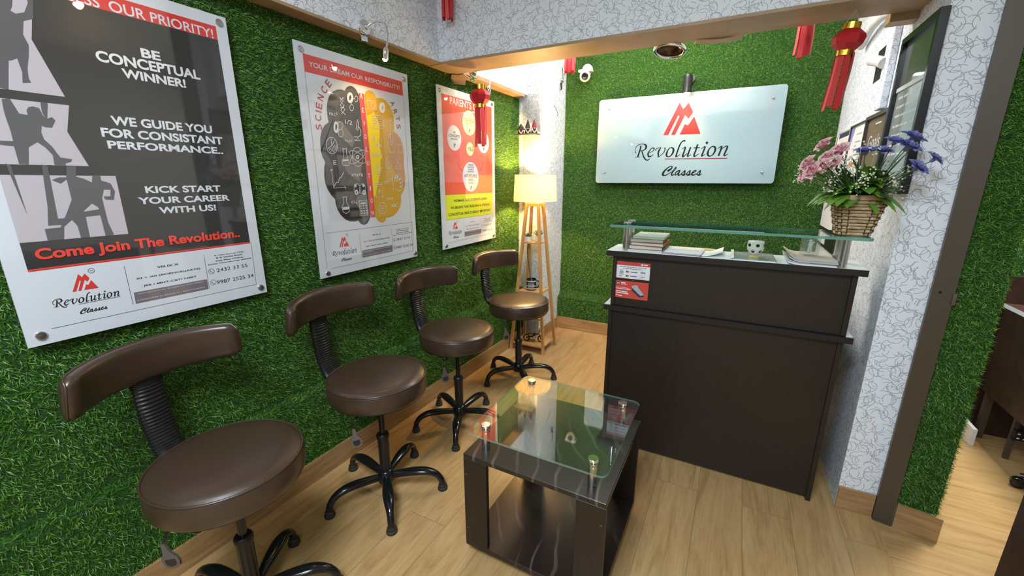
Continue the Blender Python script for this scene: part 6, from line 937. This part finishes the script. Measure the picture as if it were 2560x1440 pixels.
# ------------------------------------------------------------------ flower basket on the glass shelf
fbk = thing('flower_basket', 'wicker basket of pink and purple artificial flowers on the green glass shelf', 'flower basket', (2.072, 2.030, 1.2155))
def sup(r, t, e=0.45): c, s = math.cos(t), math.sin(t); return (r * math.copysign(abs(c) ** e, c) * 0.93, r * math.copysign(abs(s) ** e, s) * 0.93)
rows = 11
mbd = MB(); ns = 16
for i in range(ns):
    t = 2 * PI * (i + .5) / ns; a = sup(0.055, t); b = sup(0.087, t); mbd.tube([(a[0], a[1], 0.003), (b[0], b[1], 0.142)], 0.0028, 6)
mbd.prism([sup(0.053, 2 * PI * i / 32) for i in range(32)], 0.001, 0.005); mbd.build('stakes', M['wicker_dark'], fbk)
mb = MB()
for k in range(rows):
    z = 0.008 + k * 0.0118; r = 0.056 + (0.089 - 0.056) * (z / 0.142); n = 128; v = []; f = []
    for i in range(n):
        t = 2 * PI * i / n; wv = 0.0032 * math.cos(ns * t / 2 * 1.0 + PI * (k % 2)); x, y = sup(r + wv, t)
        x2, y2 = sup(r + wv - 0.003, t)
        v += [(x2, y2, z - 0.0055), (x, y, z - 0.004), (x * 1.008, y * 1.008, z), (x, y, z + 0.004), (x2, y2, z + 0.0055)]
    for i in range(n):
        for j in range(4): f.append((i * 5 + j, ((i + 1) % n) * 5 + j, ((i + 1) % n) * 5 + j + 1, i * 5 + j + 1))
    mb.add(v, f)
mb.build('woven_body', M['wicker'], fbk, 60)
n = 96; v = []; f = []
for i in range(n):
    t = 2 * PI * i / n
    for rr_, z in ((0.084, 0.132), (0.093, 0.134), (0.095, 0.143), (0.092, 0.151), (0.085, 0.151), (0.082, 0.143)): x, y = sup(rr_, t); v.append((x, y, z))
for i in range(n):
    for j in range(6): f.append((i * 6 + j, ((i + 1) % n) * 6 + j, ((i + 1) % n) * 6 + (j + 1) % 6, i * 6 + (j + 1) % 6))
MB().add(v, f).build('rim', M['wicker'], fbk, 60)
def rose(c, d, r, mat, core, name, seed):
    q = random.Random(seed); Q = Vector(d).to_track_quat('Z', 'Y').to_matrix().to_4x4(); X = Matrix.Translation(c) @ Q
    o = Vector((0, 0, -0.006)); mb = MB()
    for ring, (cnt, op, sz) in enumerate(((6, 1.0, 1.0), (5, 0.72, 0.85), (4, 0.42, 0.7), (3, 0.2, 0.5))):
        for i in range(cnt):
            a = 2 * PI * (i + 0.5 * ring) / cnt + q.uniform(-.15, .15); v = []; m, k = 5, 5
            for jj in range(k):
                u = jj / (k - 1); rr_ = r * sz * (op * u * 0.95 + 0.08); zz = r * sz * (0.10 + (1 - op * 0.85) * u * 0.9 - 0.25 * op * max(0, u - .7)); wd = r * sz * 0.62 * math.sin(PI * (0.12 + 0.76 * u ** 0.8))
                for ii in range(m): s = (ii / (m - 1) - .5) * 2; v.append((rr_ * math.cos(a) - s * wd * math.sin(a) - 0.18 * r * s * s * math.cos(a) * op, rr_ * math.sin(a) + s * wd * math.cos(a) - 0.18 * r * s * s * math.sin(a) * op, zz + q.uniform(-.04, .04) * r + 0.12 * r * s * s))
            f = [(jj * m + ii, jj * m + ii + 1, (jj + 1) * m + ii + 1, (jj + 1) * m + ii) for jj in range(k - 1) for ii in range(m - 1)]
            mb.add(v, f, 0 if ring < 3 else 1, X)
    mb.sphere((0, 0, -0.02 * 0 - r * 0.05), (r * 0.22, r * 0.22, r * 0.3), 8, 5, 1, X)
    fl = mb.build(name, [mat, core], fbk, 70)
    base = Vector((c[0] * 0.25, c[1] * 0.25, 0.12)); tip = Vector(c) - Vector(d).normalized() * r * 0.3
    MB().tube(smooth_path([base, base.lerp(tip, 0.55) + Vector((0, 0, 0.02)), tip], 5), 0.0016, 6).build('stem', M['leaf_dark'], fl, 60)
bx, by, bz = 2.072, 2.03, 1.2155
for i, (x, y, z, r) in enumerate(((1.935, 2.02, 1.545, .036), (1.985, 2.01, 1.522, .042), (1.890, 1.97, 1.478, .036), (1.948, 1.99, 1.498, .036), (1.905, 1.94, 1.450, .042), (1.890, 1.99, 1.436, .034), (1.940, 1.95, 1.468, .036), (1.968, 1.96, 1.478, .034))):
    c = (x - bx, y - by, z - bz); rose(c, (c[0] * 2.0, c[1] - 0.12, c[2] * 0.75), r, M['pink'], M['pink_core'], 'pink_flower', 50 + i)
for i, (x, y, z, r) in enumerate(((2.125, 1.96, 1.545, .034), (2.172, 1.97, 1.556, .042), (2.160, 1.95, 1.526, .042), (2.055, 1.98, 1.516, .036), (2.098, 1.97, 1.515, .036), (2.190, 1.93, 1.458, .038), (2.236, 1.96, 1.486, .032))):
    c = (x - bx, y - by, z - bz); rose(c, (c[0] * 1.6, c[1] - 0.05, c[2] * 1.0), r, M['purple'], M['purple'], 'purple_flower', 70 + i)
q = random.Random(5); mb = MB(); md = MB()
def leaf(mb_, p, d, l, w, droop=0.4):
    d = Vector(d).normalized(); s = d.cross(Vector((0, 0, 1))); s = s.normalized() if s.length > 1e-3 else Vector((1, 0, 0)); v = []; k = 6
    for j in range(k + 1):
        u = j / k; c = Vector(p) + d * (l * u) + Vector((0, 0, -droop * l * u * u)); ww = w * math.sin(PI * min(1, 0.06 + u * 0.94)) ** 0.8
        v += [c + s * ww + Vector((0, 0, 0.15 * ww)), c, c - s * ww + Vector((0, 0, 0.15 * ww))]
    f = []
    for j in range(k): e = 3 * j; f += [(e, e + 1, e + 4, e + 3), (e + 1, e + 2, e + 5, e + 4)]
    mb_.add(v, f)
for i in range(80):
    a = q.uniform(R(130), R(345)); rr_ = q.uniform(0.01, 0.07); p = (rr_ * math.cos(a), rr_ * math.sin(a), 0.135 + q.uniform(0, .06)); leaf(mb, p, (math.cos(a), math.sin(a), q.uniform(-.1, 1.6)), q.uniform(.07, .15), q.uniform(.013, .024), q.uniform(.3, .7))
for a in (195, 215, 235, 250, 178, 205): leaf(mb, (-0.05, -0.05, 0.15), (math.cos(R(a)), math.sin(R(a)), 0.15), 0.11, 0.022, 0.5)
mb.build('leaves', M['leaf'], fbk, 60)
for i in range(130): a = q.uniform(R(170), R(335)); leaf(md, (q.uniform(-.04, .04), q.uniform(-.04, .04), 0.13), (math.cos(a) * .7, math.sin(a) * .7, q.uniform(.4, 1.3)), q.uniform(.12, .24), q.uniform(.004, .0085), q.uniform(.1, .5))
md.build('grass_blades', M['leaf_dark'], fbk, 60)
mb = MB()
for i in range(42):
    a = q.uniform(R(150), R(395)); el = q.uniform(.25, 1.2); l = q.uniform(.12, .20) if a < R(290) else q.uniform(.08, .14); d = Vector((math.cos(a) * math.cos(el), math.sin(a) * math.cos(el), math.sin(el))); p0 = Vector((0.03 * math.cos(a), 0.03 * math.sin(a), 0.14)); p1_ = p0 + d * l; mb.tube([p0, p1_], 0.0006, 4)
    for k in range(9): pp = p1_ + Vector((q.uniform(-.02, .02), q.uniform(-.02, .02), q.uniform(-.03, .015))); mb.sphere(pp, q.uniform(.0022, .0038), 6, 4)
mb.build('blossom_sprigs', M['sprig'], fbk, 60)
MB().prism([sup(0.078, 2 * PI * i / 32) for i in range(32)], 0.118, 0.126).build('moss_fill', M['leaf_dark'], fbk)

# ------------------------------------------------------------------ wooden floor lamp with shelves
fl = thing('floor_lamp', 'pine shelf floor lamp with four splayed legs and a glowing drum shade', 'lamp', (0.232, 3.105, 0))
lx = lambda z: 0.152 - 0.104 * z / 1.25
ly = lambda z: 0.128 - 0.082 * z / 1.25
for sx, sy in ((1, -1), (-1, -1), (1, 1), (-1, 1)):
    a = Vector((sx * lx(0), sy * ly(0), 0)); b = Vector((sx * lx(1.24), sy * ly(1.24), 1.24)); h = 0.011; mb = MB()
    v = [(a.x - h, a.y - h, 0), (a.x + h, a.y - h, 0), (a.x + h, a.y + h, 0), (a.x - h, a.y + h, 0), (b.x - h, b.y - h, 1.24), (b.x + h, b.y - h, 1.24), (b.x + h, b.y + h, 1.24), (b.x - h, b.y + h, 1.24)]
    mb.add(v, [(0, 3, 2, 1), (4, 5, 6, 7), (0, 1, 5, 4), (1, 2, 6, 5), (2, 3, 7, 6), (3, 0, 4, 7)]).build('leg', M['lamp_wood'], fl)
for z in (0.060, 0.520, 0.925):
    x, y = lx(z) - 0.006, ly(z) - 0.006; MB().rbox(-x, -y, z - 0.012, x, y, z, 0.001, 1).build('shelf', M['lamp_wood'], fl)
x, y = lx(1.22), ly(1.22); MB().box(-x, -y, 1.212, x, y, 1.236).build('top_plate', M['lamp_wood'], fl)
xx = lx(0.30); MB().box(-xx, -ly(.3) - 0.006, 0.290, xx, -ly(.3) + 0.006, 0.302).build('cross_rail', M['lamp_wood'], fl)
MB().lathe([(0.172, 1.250), (0.1725, 1.250), (0.1625, 1.458), (0.162, 1.458)], 56, cap=False).build('shade', M['shade'], fl, 40)
sh = [c for c in fl.children if c.name.startswith('shade')][0]
MB().ring(0.1725, 0.0022, 56, 6, 1.251).ring(0.1625, 0.0022, 56, 6, 1.457).build('shade_trim', M['beige'], sh, 80)
MB().lathe([(0.012, 1.236), (0.014, 1.29), (0, 1.292)], 14).sphere((0, 0, 1.325), 0.026, 14, 10).build('bulb', M['white_gloss'], fl, 60)
MB().tube(smooth_path([(-0.03, 0.06, 1.235), (-0.06, 0.055, 1.12), (-0.05, 0.05, 1.0), (-0.085, 0.06, 0.93), (-0.09, 0.055, 0.8), (-0.06, 0.05, 0.62), (-0.075, 0.055, 0.54)], 6), 0.0024, 6).build('cable', M['black_plastic'], fl, 60)
MB().tube(smooth_path([(-0.11, -0.02, 1.23), (-0.13, -0.03, 1.16), (-0.105, -0.03, 1.10), (-0.14, -0.04, 1.06), (-0.12, -0.03, 1.0)], 6), 0.0015, 5).build('red_wire', M['wire_red'], fl, 60)
lamp('floor_lamp_bulb', 'POINT', (0.232, 3.105, 1.375), 52, (1.0, 0.60, 0.20), 0.03)

def succ(label, x, y, first=None, rot=0, long=False):
    t = thing('potted_succulent', label, 'potted plant', (x, y, 0.9255), (0, 0, rot), 'small succulents on the lamp shelf')
    MB().lathe([(0.018, 0), (0.0225, 0.003), (0.026, 0.045), (0.0235, 0.045), (0.022, 0.036), (0, 0.036)], 22).build('pot', M['white_gloss'], t, 40)
    mb = MB(); q = random.Random(9 if long else 8)
    for ring, (n, el, l) in enumerate(((8, .25, .032), (7, .65, .034), (5, 1.1, .032)) if not long else ((6, .7, .055), (6, 1.05, .06))):
        for i in range(n):
            a = 2 * PI * (i + .5 * ring) / n + q.uniform(-.2, .2); d = Vector((math.cos(a) * math.cos(el), math.sin(a) * math.cos(el), math.sin(el))); p = Vector((0, 0, 0.040)); mb.tube([p, p + d * l * .5, p + d * l * .85 + Vector((0, 0, .002)), p + d * l + Vector((0, 0, .004))], [.003, .0065 if not long else .004, .004 if not long else .003, .0004], 6)
    mb.build('leaves', M['succulent'], t, 60); return t
succ('small rosette succulent in a white pot at the left of the lamp shelf', 0.192, 3.072)
succ('small spiky succulent in a white pot behind the front leg of the lamp', 0.262, 3.118, long=True)
mg = thing('mug', 'black mug with white lettering on the middle shelf of the lamp', 'mug', (0.218, 3.085, 0.5205), (0, 0, R(18)))
MB().lathe([(0.036, 0), (0.040, 0.003), (0.040, 0.092), (0.0385, 0.094), (0.037, 0.092), (0.037, 0.006), (0, 0.006)], 36).build('cup', M['black_gloss'], mg, 40)
MB().tube(smooth_path([(0.039, 0, 0.078), (0.060, 0, 0.076), (0.068, 0, 0.052), (0.060, 0, 0.026), (0.039, 0, 0.018)], 5), (0.0055), 10).build('handle', M['black_gloss'], mg, 60)
mb = MB(); V = [(0.072, 0.012, 2.4), (0.056, 0.005, 1.6), (0.048, 0.004, 1.3), (0.034, 0.010, 2.2), (0.022, 0.004, 1.4), (0.010, 0.009, 2.4)]
q = random.Random(2)
for z, h, wd in V:
    a = -wd / 2
    while a < wd / 2:
        st_ = q.uniform(.06, .16); b = min(a + st_, wd / 2); mb.add([(0.0404 * math.cos(t - 1.57), 0.0404 * math.sin(t - 1.57), zz) for zz in (z, z + h) for t in (a, (a + b) / 2, b)], [(0, 1, 4, 3), (1, 2, 5, 4)]); a = b + 0.05
mb.build('lettering', M['white_lam'], mg)
tr = thing('toy_motorcycle', 'small bronze model motorcycle on the bottom shelf of the lamp', 'ornament', (0.250, 3.075, 0.0605), (0, 0, R(12)))
for x, nm in ((-0.062, 'wheel'), (0.064, 'wheel')):
    Xw = Matrix.Translation((x, 0, 0.032)) @ Matrix.Rotation(R(90), 4, 'X'); mb = MB().ring(0.026, 0.006, 28, 8, X=Xw).lathe([(0.006, -0.006), (0.006, 0.006)], 10, X=Xw)
    for k in range(6): a = PI * k / 3; mb.tube([(x, 0, 0.032), (x + 0.024 * math.cos(a), 0, 0.032 + 0.024 * math.sin(a))], 0.0012, 5)
    mb.build(nm, M['bronze'], tr, 50)
MB().tube([(-0.062, 0.01, 0.032), (0.0, 0.01, 0.055), (0.045, 0, 0.080), (0.064, 0.008, 0.032)], 0.004, 8).tube([(-0.062, -0.01, 0.032), (0.0, -0.01, 0.055), (0.045, 0, 0.080), (0.064, -0.008, 0.032)], 0.004, 8).tube([(-0.05, -0.016, 0.026), (0.02, -0.018, 0.022)], 0.0045, 8).build('frame', M['bronze'], tr, 50)
MB().sphere((0.002, 0, 0.040), (0.022, 0.014, 0.018)).lathe([(0.013, -0.018), (0.013, 0.018)], 14, X=Matrix.Translation((0.008, 0, 0.036)) @ Matrix.Rotation(R(90), 4, 'X')).build('engine', M['steel'], tr, 40)
MB().sphere((0.018, 0, 0.072), (0.026, 0.013, 0.012)).build('tank', M['bronze'], tr, 60)
MB().sphere((-0.028, 0, 0.068), (0.030, 0.012, 0.007)).build('seat', M['black_cover'], tr, 60)
MB().tube([(0.036, -0.030, 0.094), (0.046, 0, 0.086), (0.036, 0.030, 0.094)], 0.003, 8).sphere((0.056, 0, 0.076), 0.009, 10, 7).build('handlebar', M['chrome'], tr, 60)

# ------------------------------------------------------------------ little wall shelf with gnome figures
ws = MB().rbox(0.004, 3.170, 1.764, 0.200, 3.262, 1.776, 0.002).build('wall_shelf', M['slate']); tag(ws, 'small dark shelf on the wallpapered column above the floor lamp', 'shelf')
def gnome(label, x, y, hat, h, hm, wide=1.0):
    t = thing('gnome_figure', label, 'figurine', (x, y, 1.7763), (0, 0, R(28)), 'gnome figures on the small shelf')
    MB().lathe([(0.023, 0), (0.025, 0.006), (0.022, 0.026), (0.012, 0.036), (0, 0.038)], 18).build('body', hm, t, 50)
    MB().lathe([(0.026 * wide, 0.034), (0.022 * wide, 0.042), (0.015 * wide, 0.034 + h * .45), (0.006, 0.034 + h * .8), (0.001, 0.034 + h)], 16).build('hat', hat, t, 50)
    MB().tube(smooth_path([(-0.018, -0.018, 0.040), (-0.012, -0.024, 0.018), (0, -0.026, 0.006), (0.012, -0.024, 0.018), (0.018, -0.018, 0.040)], 4), [0.004] * 8 + [0.008] + [0.004] * 8, 8).build('beard', M['fig_white'], t, 60)
    MB().sphere((0, -0.024, 0.036), 0.006, 10, 7).build('nose', M['fig_skin'], t, 60)
gnome('gnome figure with a wide dark hat at the left end of the small shelf', 0.046, 3.216, M['fig_dark'], 0.050, M['fig_red'], 1.25)
gnome('gnome figure with a tall grey hat in the middle of the small shelf', 0.108, 3.214, M['fig_dark'], 0.078, M['fig_dark'])
gnome('gnome figure with a maroon pointed hat at the right end of the small shelf', 0.165, 3.216, M['fig_red'], 0.074, M['fig_dark'])

# ------------------------------------------------------------------ frames and notices on the right wall
def wframe(name, label, cat, yf, z0, w, h, bw, fm, depth=0.02, group=None, xb=2.2165):
    t = thing(name, label, cat, (xb, yf, z0), RW, group); mb = MB()
    mb.box(0, 0, 0, bw, h, depth).box(w - bw, 0, 0, w, h, depth).box(bw, h - bw, 0, w - bw, h, depth).box(bw, 0, 0, w - bw, bw, depth); mb.build('frame_rim', fm, t)
    return t
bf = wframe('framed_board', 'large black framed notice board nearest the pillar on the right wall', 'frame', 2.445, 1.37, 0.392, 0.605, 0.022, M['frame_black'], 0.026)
MB().box(0.022, 0.022, 0.002, 0.370, 0.583, 0.010).build('dark_reflection', M['slate'], bf)  # glass reflection painted in: dark top, pale lower panel, bar and writing
MB().box(0.024, 0.022, 0.0101, 0.368, 0.405, 0.0112).build('pale_reflection', M['reflected_pale'], bf)
MB().box(0.024, 0.398, 0.0113, 0.366, 0.414, 0.016).build('reflected_bar', M['white_lam'], bf)
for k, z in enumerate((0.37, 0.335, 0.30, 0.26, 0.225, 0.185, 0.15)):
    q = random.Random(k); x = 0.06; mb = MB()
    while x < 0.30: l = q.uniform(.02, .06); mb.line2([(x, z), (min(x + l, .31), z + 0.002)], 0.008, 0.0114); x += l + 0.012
    mb.build('reflected_writing', M['white_lam'], bf)
gf = wframe('framed_poster', 'dark framed brown plank poster reading Goals on the right wall', 'frame', 2.835, 1.352, 0.372, 0.370, 0.016, M['frame_grey'], 0.022)
MB().box(0.016, 0.016, 0.002, 0.30, 0.354, 0.009).build('plank_print', M['brownboard'], gf)
MB().box(0.30, 0.016, 0.002, 0.356, 0.354, 0.009).build('beige_margin', M['beige'], gf)
mb = MB(); text(mb, 'Goals', 0.075, 0.215, 0.285, 0.275, 0.0095, 0.0); mb.line2([(0.15, 0.325), (0.25, 0.325)], 0.007, 0.0095)
for k in range(2): mb.line2([(0.08, 0.09 - .03 * k), (0.25, 0.09 - .03 * k)], 0.008, 0.0095)
mb.build('lettering', M['white_lam'], gf)
nf = wframe('framed_notice', 'white notice with a blue pen picture, left of the plank poster', 'frame', 3.225, 1.352, 0.372, 0.366, 0.008, M['frame_grey'], 0.014)
MB().box(0.008, 0.008, 0.002, 0.364, 0.358, 0.006).build('white_sheet', M['paper'], nf)
mb = MB().poly([(0.012, 0.354), (0.10, 0.354), (0.012, 0.23)], 0.0065); mb.build('purple_corner', M['purple'], nf)
mb = MB(); mb.line2([(0.08, 0.15), (0.29, 0.16)], 0.014, 0.0065); mb.build('red_line', M['orange_p'], nf)
mb = MB()
for z in (0.31, 0.27, 0.23, 0.20): mb.line2([(0.15, z), (0.27, z)], 0.008, 0.0065)
mb.line2([(0.20, 0.12), (0.20, 0.07)], 0.03, 0.0065); mb.build('grey_lines', M['grey_cover'], nf)
mb = MB(); mb.line2([(0.19, 0.07), (0.19, 0.015)], 0.05, 0.0066); mb.build('blue_pen', M['bluep'], nf)
cf = wframe('framed_notice', 'white certificate with a dark top strip beside the orange poster', 'frame', 3.585, 1.352, 0.345, 0.362, 0.008, M['white_lam'], 0.012)
MB().box(0.008, 0.008, 0.002, 0.337, 0.354, 0.006).build('white_sheet', M['paper'], cf)
mb = MB().poly([(0.01, 0.325), (0.335, 0.325), (0.335, 0.350), (0.01, 0.350)], 0.0065).poly([(0.31, 0.01), (0.332, 0.01), (0.332, 0.325), (0.31, 0.325)], 0.0065); mb.build('dark_strip', M['navy'], cf)
MB().poly(ellipse(0.12, 0.23, 0.03, 0.05, 24), 0.0066).build('blue_seal', M['blue_cover'], cf)
op = thing('paper_poster', 'orange and white striped paper poster in the far right corner', 'poster', (2.2165, 3.68, 1.35), RW)
MB().box(0, 0, 0, 0.085, 0.35, 0.004).build('sheet', M['paper'], op)
mb = MB().poly([(0.0, 0.27), (0.085, 0.26), (0.085, 0.35), (0.03, 0.35)], 0.0045)
for k in range(4): mb.poly([(0.012 + .02 * k, 0.02), (0.02 + .02 * k, 0.02), (0.03 + .015 * k, 0.24), (0.022 + .015 * k, 0.24)], 0.0045)
mb.build('orange_print', M['orange_p'], op)
bb = thing('pin_board', 'black board with a pinned calendar sheet low on the right wall behind the basket', 'board', (2.2165, 3.675, 0.985), RW)
MB().rbox(0, 0, 0, 0.58, 0.355, 0.012, 0.002).build('black_panel', M['black_cover'], bb)
MB().box(0.03, 0.125, 0.0125, 0.47, 0.305, 0.0145).build('calendar_sheet', M['paper'], bb)
cs = [c for c in bb.children if c.name.startswith('calendar_sheet')][0]
mb = MB()
for k in range(9): mb.line2([(0.06, 0.285 - .018 * k), (0.15, 0.285 - .018 * k)], 0.006, 0.0148)
mb.line2([(0.21, 0.13), (0.21, 0.30)], 0.003, 0.0148); mb.line2([(0.26, 0.24), (0.36, 0.24)], 0.008, 0.0148); mb.build('calendar_lines', M['lilac_paper'], cs)
MB().box(0.02, 0.02, 0.0125, 0.30, 0.09, 0.0145).build('small_sheet', M['paper'], bb)

# wallpaper-wrapped pipe, stub and conduit on the right wall
pp = MB().tube(smooth_path([(2.19, 3.30, 2.16), (2.182, 3.05, 2.192), (2.18, 2.74, 2.165), (2.185, 2.48, 2.095)], 7), 0.020, 12).build('wrapped_pipe', M['wrap'], None, 60); tag(pp, 'white wrapped pipe curving along the top of the right wall', 'pipe')
ps = MB().tube(smooth_path([(2.196, 2.98, 2.015), (2.19, 2.80, 1.975), (2.19, 2.66, 1.935)], 5), 0.024, 12).build('wrapped_pipe_stub', M['wrap'], None, 60); tag(ps, 'short wrapped pipe stub behind the hanging red lantern', 'pipe')
MB_ = MB().box(2.2155, 2.70, 1.90, 2.2168, 2.96, 2.05).build('wall_opening', M['black_cover']); tag(MB_, 'dark cut opening in the right wall around the pipe stub', 'opening')
cd_ = MB().rbox(2.190, 2.60, 1.735, 2.2168, 2.70, 2.15, 0.006).build('wall_conduit', M['wallpaper']); tag(cd_, 'papered conduit box running down the right wall beside the pipe', 'conduit')

# brown metal channel on the pillar end with a small latch
ch = thing('metal_channel', 'tall brown metal door channel standing on the pillar end', 'door channel', (2.346, 2.050, 0))
MB().prism([(0.0, -0.004), (0.060, -0.014), (0.060, 0.0), (0.056, 0.0), (0.056, -0.009), (0.004, 0.0), (0.004, 0.010), (0.0, 0.010)], 0, 0.01).build('floor_plate', M['brown_metal'], ch)
MB().prism([(0.0, 0.0), (0.060, -0.011), (0.062, 0.010), (0.002, 0.021)], 0.0, 2.798).build('channel', M['brown_metal'], ch)
X = Matrix.Translation((0.060, -0.013, 1.0)); MB().box(-0.006, -0.006, -0.022, 0.004, 0.002, 0.022, X=X).ring(0.008, 0.002, 16, 6, X=X @ Matrix.Translation((0.009, -0.004, -0.004)) @ Matrix.Rotation(R(90), 4, 'X')).build('latch', M['steel'], ch, 40)
MB().lathe([(0.005, 0), (0.005, 0.001), (0, 0.001)], 12, X=Matrix.Translation((0.022, -0.0042, 1.02)) @ Matrix.Rotation(R(90), 4, 'X')).build('lock_hole', M['black_cover'], ch)

# loose cable ends on the column
kn = MB()
q = random.Random(4)
for i in range(5): kn.tube(smooth_path([(0.224, 3.60, 2.20 + .0 * i), (0.236, 3.60 + q.uniform(-.03, .03), 2.20 + q.uniform(-.03, .03)), (0.24, 3.60 + q.uniform(-.04, .04), 2.19 + q.uniform(-.05, .05)), (0.23, 3.62, 2.25 + q.uniform(-.05, .1))], 5), 0.0022, 5)
tag(kn.build('cable_knot', M['black_plastic'], None, 60), 'knot of dark cable on the side of the wallpapered column', 'cable')
tag(MB().tube(smooth_path([(0.218, 3.48, 2.02), (0.226, 3.53, 1.985), (0.222, 3.57, 1.945)], 5), 0.002, 5).build('wall_wire', M['black_plastic'], None, 60), 'short dark wire on the column below the cable knot', 'cable')

# ------------------------------------------------------------------ room on the right
dk = thing('office_desk', 'dark brown desk with white edged top in the room on the right', 'desk', (3.0, 2.02, 0))
mb = MB().box(0, 0, 0.756, 0.75, 1.12, 0.778); mb.mi = [0, 0, 1, 1, 1, 1]; mb.build('top', [M['dark_brown'], M['white_lam']], dk)
MB().box(0.004, 0.01, 0.28, 0.022, 1.11, 0.756).build('side_panel', M['dark_brown'], dk)
MB().box(0.022, 1.09, 0.28, 0.745, 1.11, 0.756).build('back_panel', M['dark_brown'], dk)
MB().box(-0.02, 1.125, 0.0, 0.80, 1.145, 0.925).build('rear_partition', M['dark_brown'], dk)
for x, y in ((0.02, 0.03), (0.70, 0.03), (0.02, 1.06), (0.70, 1.06)): MB().box(x, y, 0, x + 0.03, y + 0.03, 0.28 if x < 0.1 else 0.756).build('leg', M['brown_metal'], dk)
tag(MB().box(2.955, 2.96, 0.001, 2.973, 3.20, 0.10).build('board_offcut', M['white_lam']), 'white offcut board leaning by the skirting of the room on the right', 'board')
rk = thing('slotted_rack', 'dark slotted metal rack under the desk in the room on the right', 'rack', (3.06, 2.86, 0), (0, 0, R(-4)))
for z in (0.13, 0.225): 
    rl_ = MB().box(0, 0, z, 0.45, 0.03, z + 0.05).build('rail', M['black_plastic'], rk); mb = MB()
    for k in range(20): mb.box(0.010 + .0215 * k, -0.0006, z + 0.034, 0.020 + .0215 * k, 0.0, z + 0.040).box(0.010 + .0215 * k, -0.0006, z + 0.010, 0.020 + .0215 * k, 0.0, z + 0.016)
    mb.build('slots', M['white_lam'], rl_)
for x in (0, 0.43): MB().box(x, 0.03, 0, x + 0.02, 0.05, 0.29).build('upright', M['brown_metal'], rk)
oc = thing('office_chair', 'black office chair base on castors beside the desk in the room on the right', 'chair', (3.255, 2.55, 0), (0, 0, R(20)))
for k in range(5):
    a = 2 * PI * k / 5; c, s = math.cos(a), math.sin(a)
    lg = MB().tube([(0.02 * c, 0.02 * s, 0.10), (0.15 * c, 0.15 * s, 0.09), (0.26 * c, 0.26 * s, 0.065)], [(0.022, 0.016), (0.018, 0.013), (0.014, 0.010)], 10, up=(0, 0, 1)).build('base_arm', M['black_gloss'], oc, 60)
    MB().lathe([(0.020, -0.016), (0.026, -0.012), (0.026, 0.012), (0.020, 0.016)], 18, X=Matrix.Translation((0.26 * c, 0.26 * s, 0.0265)) @ Matrix.Rotation(a, 4, 'Z') @ Matrix.Rotation(R(90), 4, 'X')).build('castor', M['black_gloss'], lg, 40)
MB().lathe([(0.035, 0.07), (0.035, 0.12), (0.024, 0.13), (0.024, 0.30), (0.014, 0.30), (0.014, 0.43), (0, 0.43)], 20).build('column', M['black_plastic'], oc, 40)
MB().rbox(-0.2, -0.2, 0.43, 0.2, 0.2, 0.49, 0.02, 3).build('seat', M['black_cover'], oc, 40)
cab = thing('dark_cabinet', 'tall dark cabinet at the bottom right edge of the photo', 'cabinet', (2.467, 0.60, 0))
MB().rbox(0, 0, 0.03, 0.50, 0.90, 0.90, 0.002, 1).build('carcass', M['dark_brown'], cab)
MB().box(0.02, 0.02, 0.0, 0.48, 0.88, 0.03).build('plinth', M['dark_edge'], cab)
for k in range(2): dr = MB().rbox(-0.016, 0.006 + .447 * k, 0.04, -0.0005, 0.447 + .447 * k, 0.89, 0.001, 1).build('door', M['dark_brown'], cab); MB().tube([(-0.03, 0.42 + .05 * k, 0.50), (-0.03, 0.42 + .05 * k, 0.62)], 0.005, 8).build('handle', M['steel'], dr, 60)
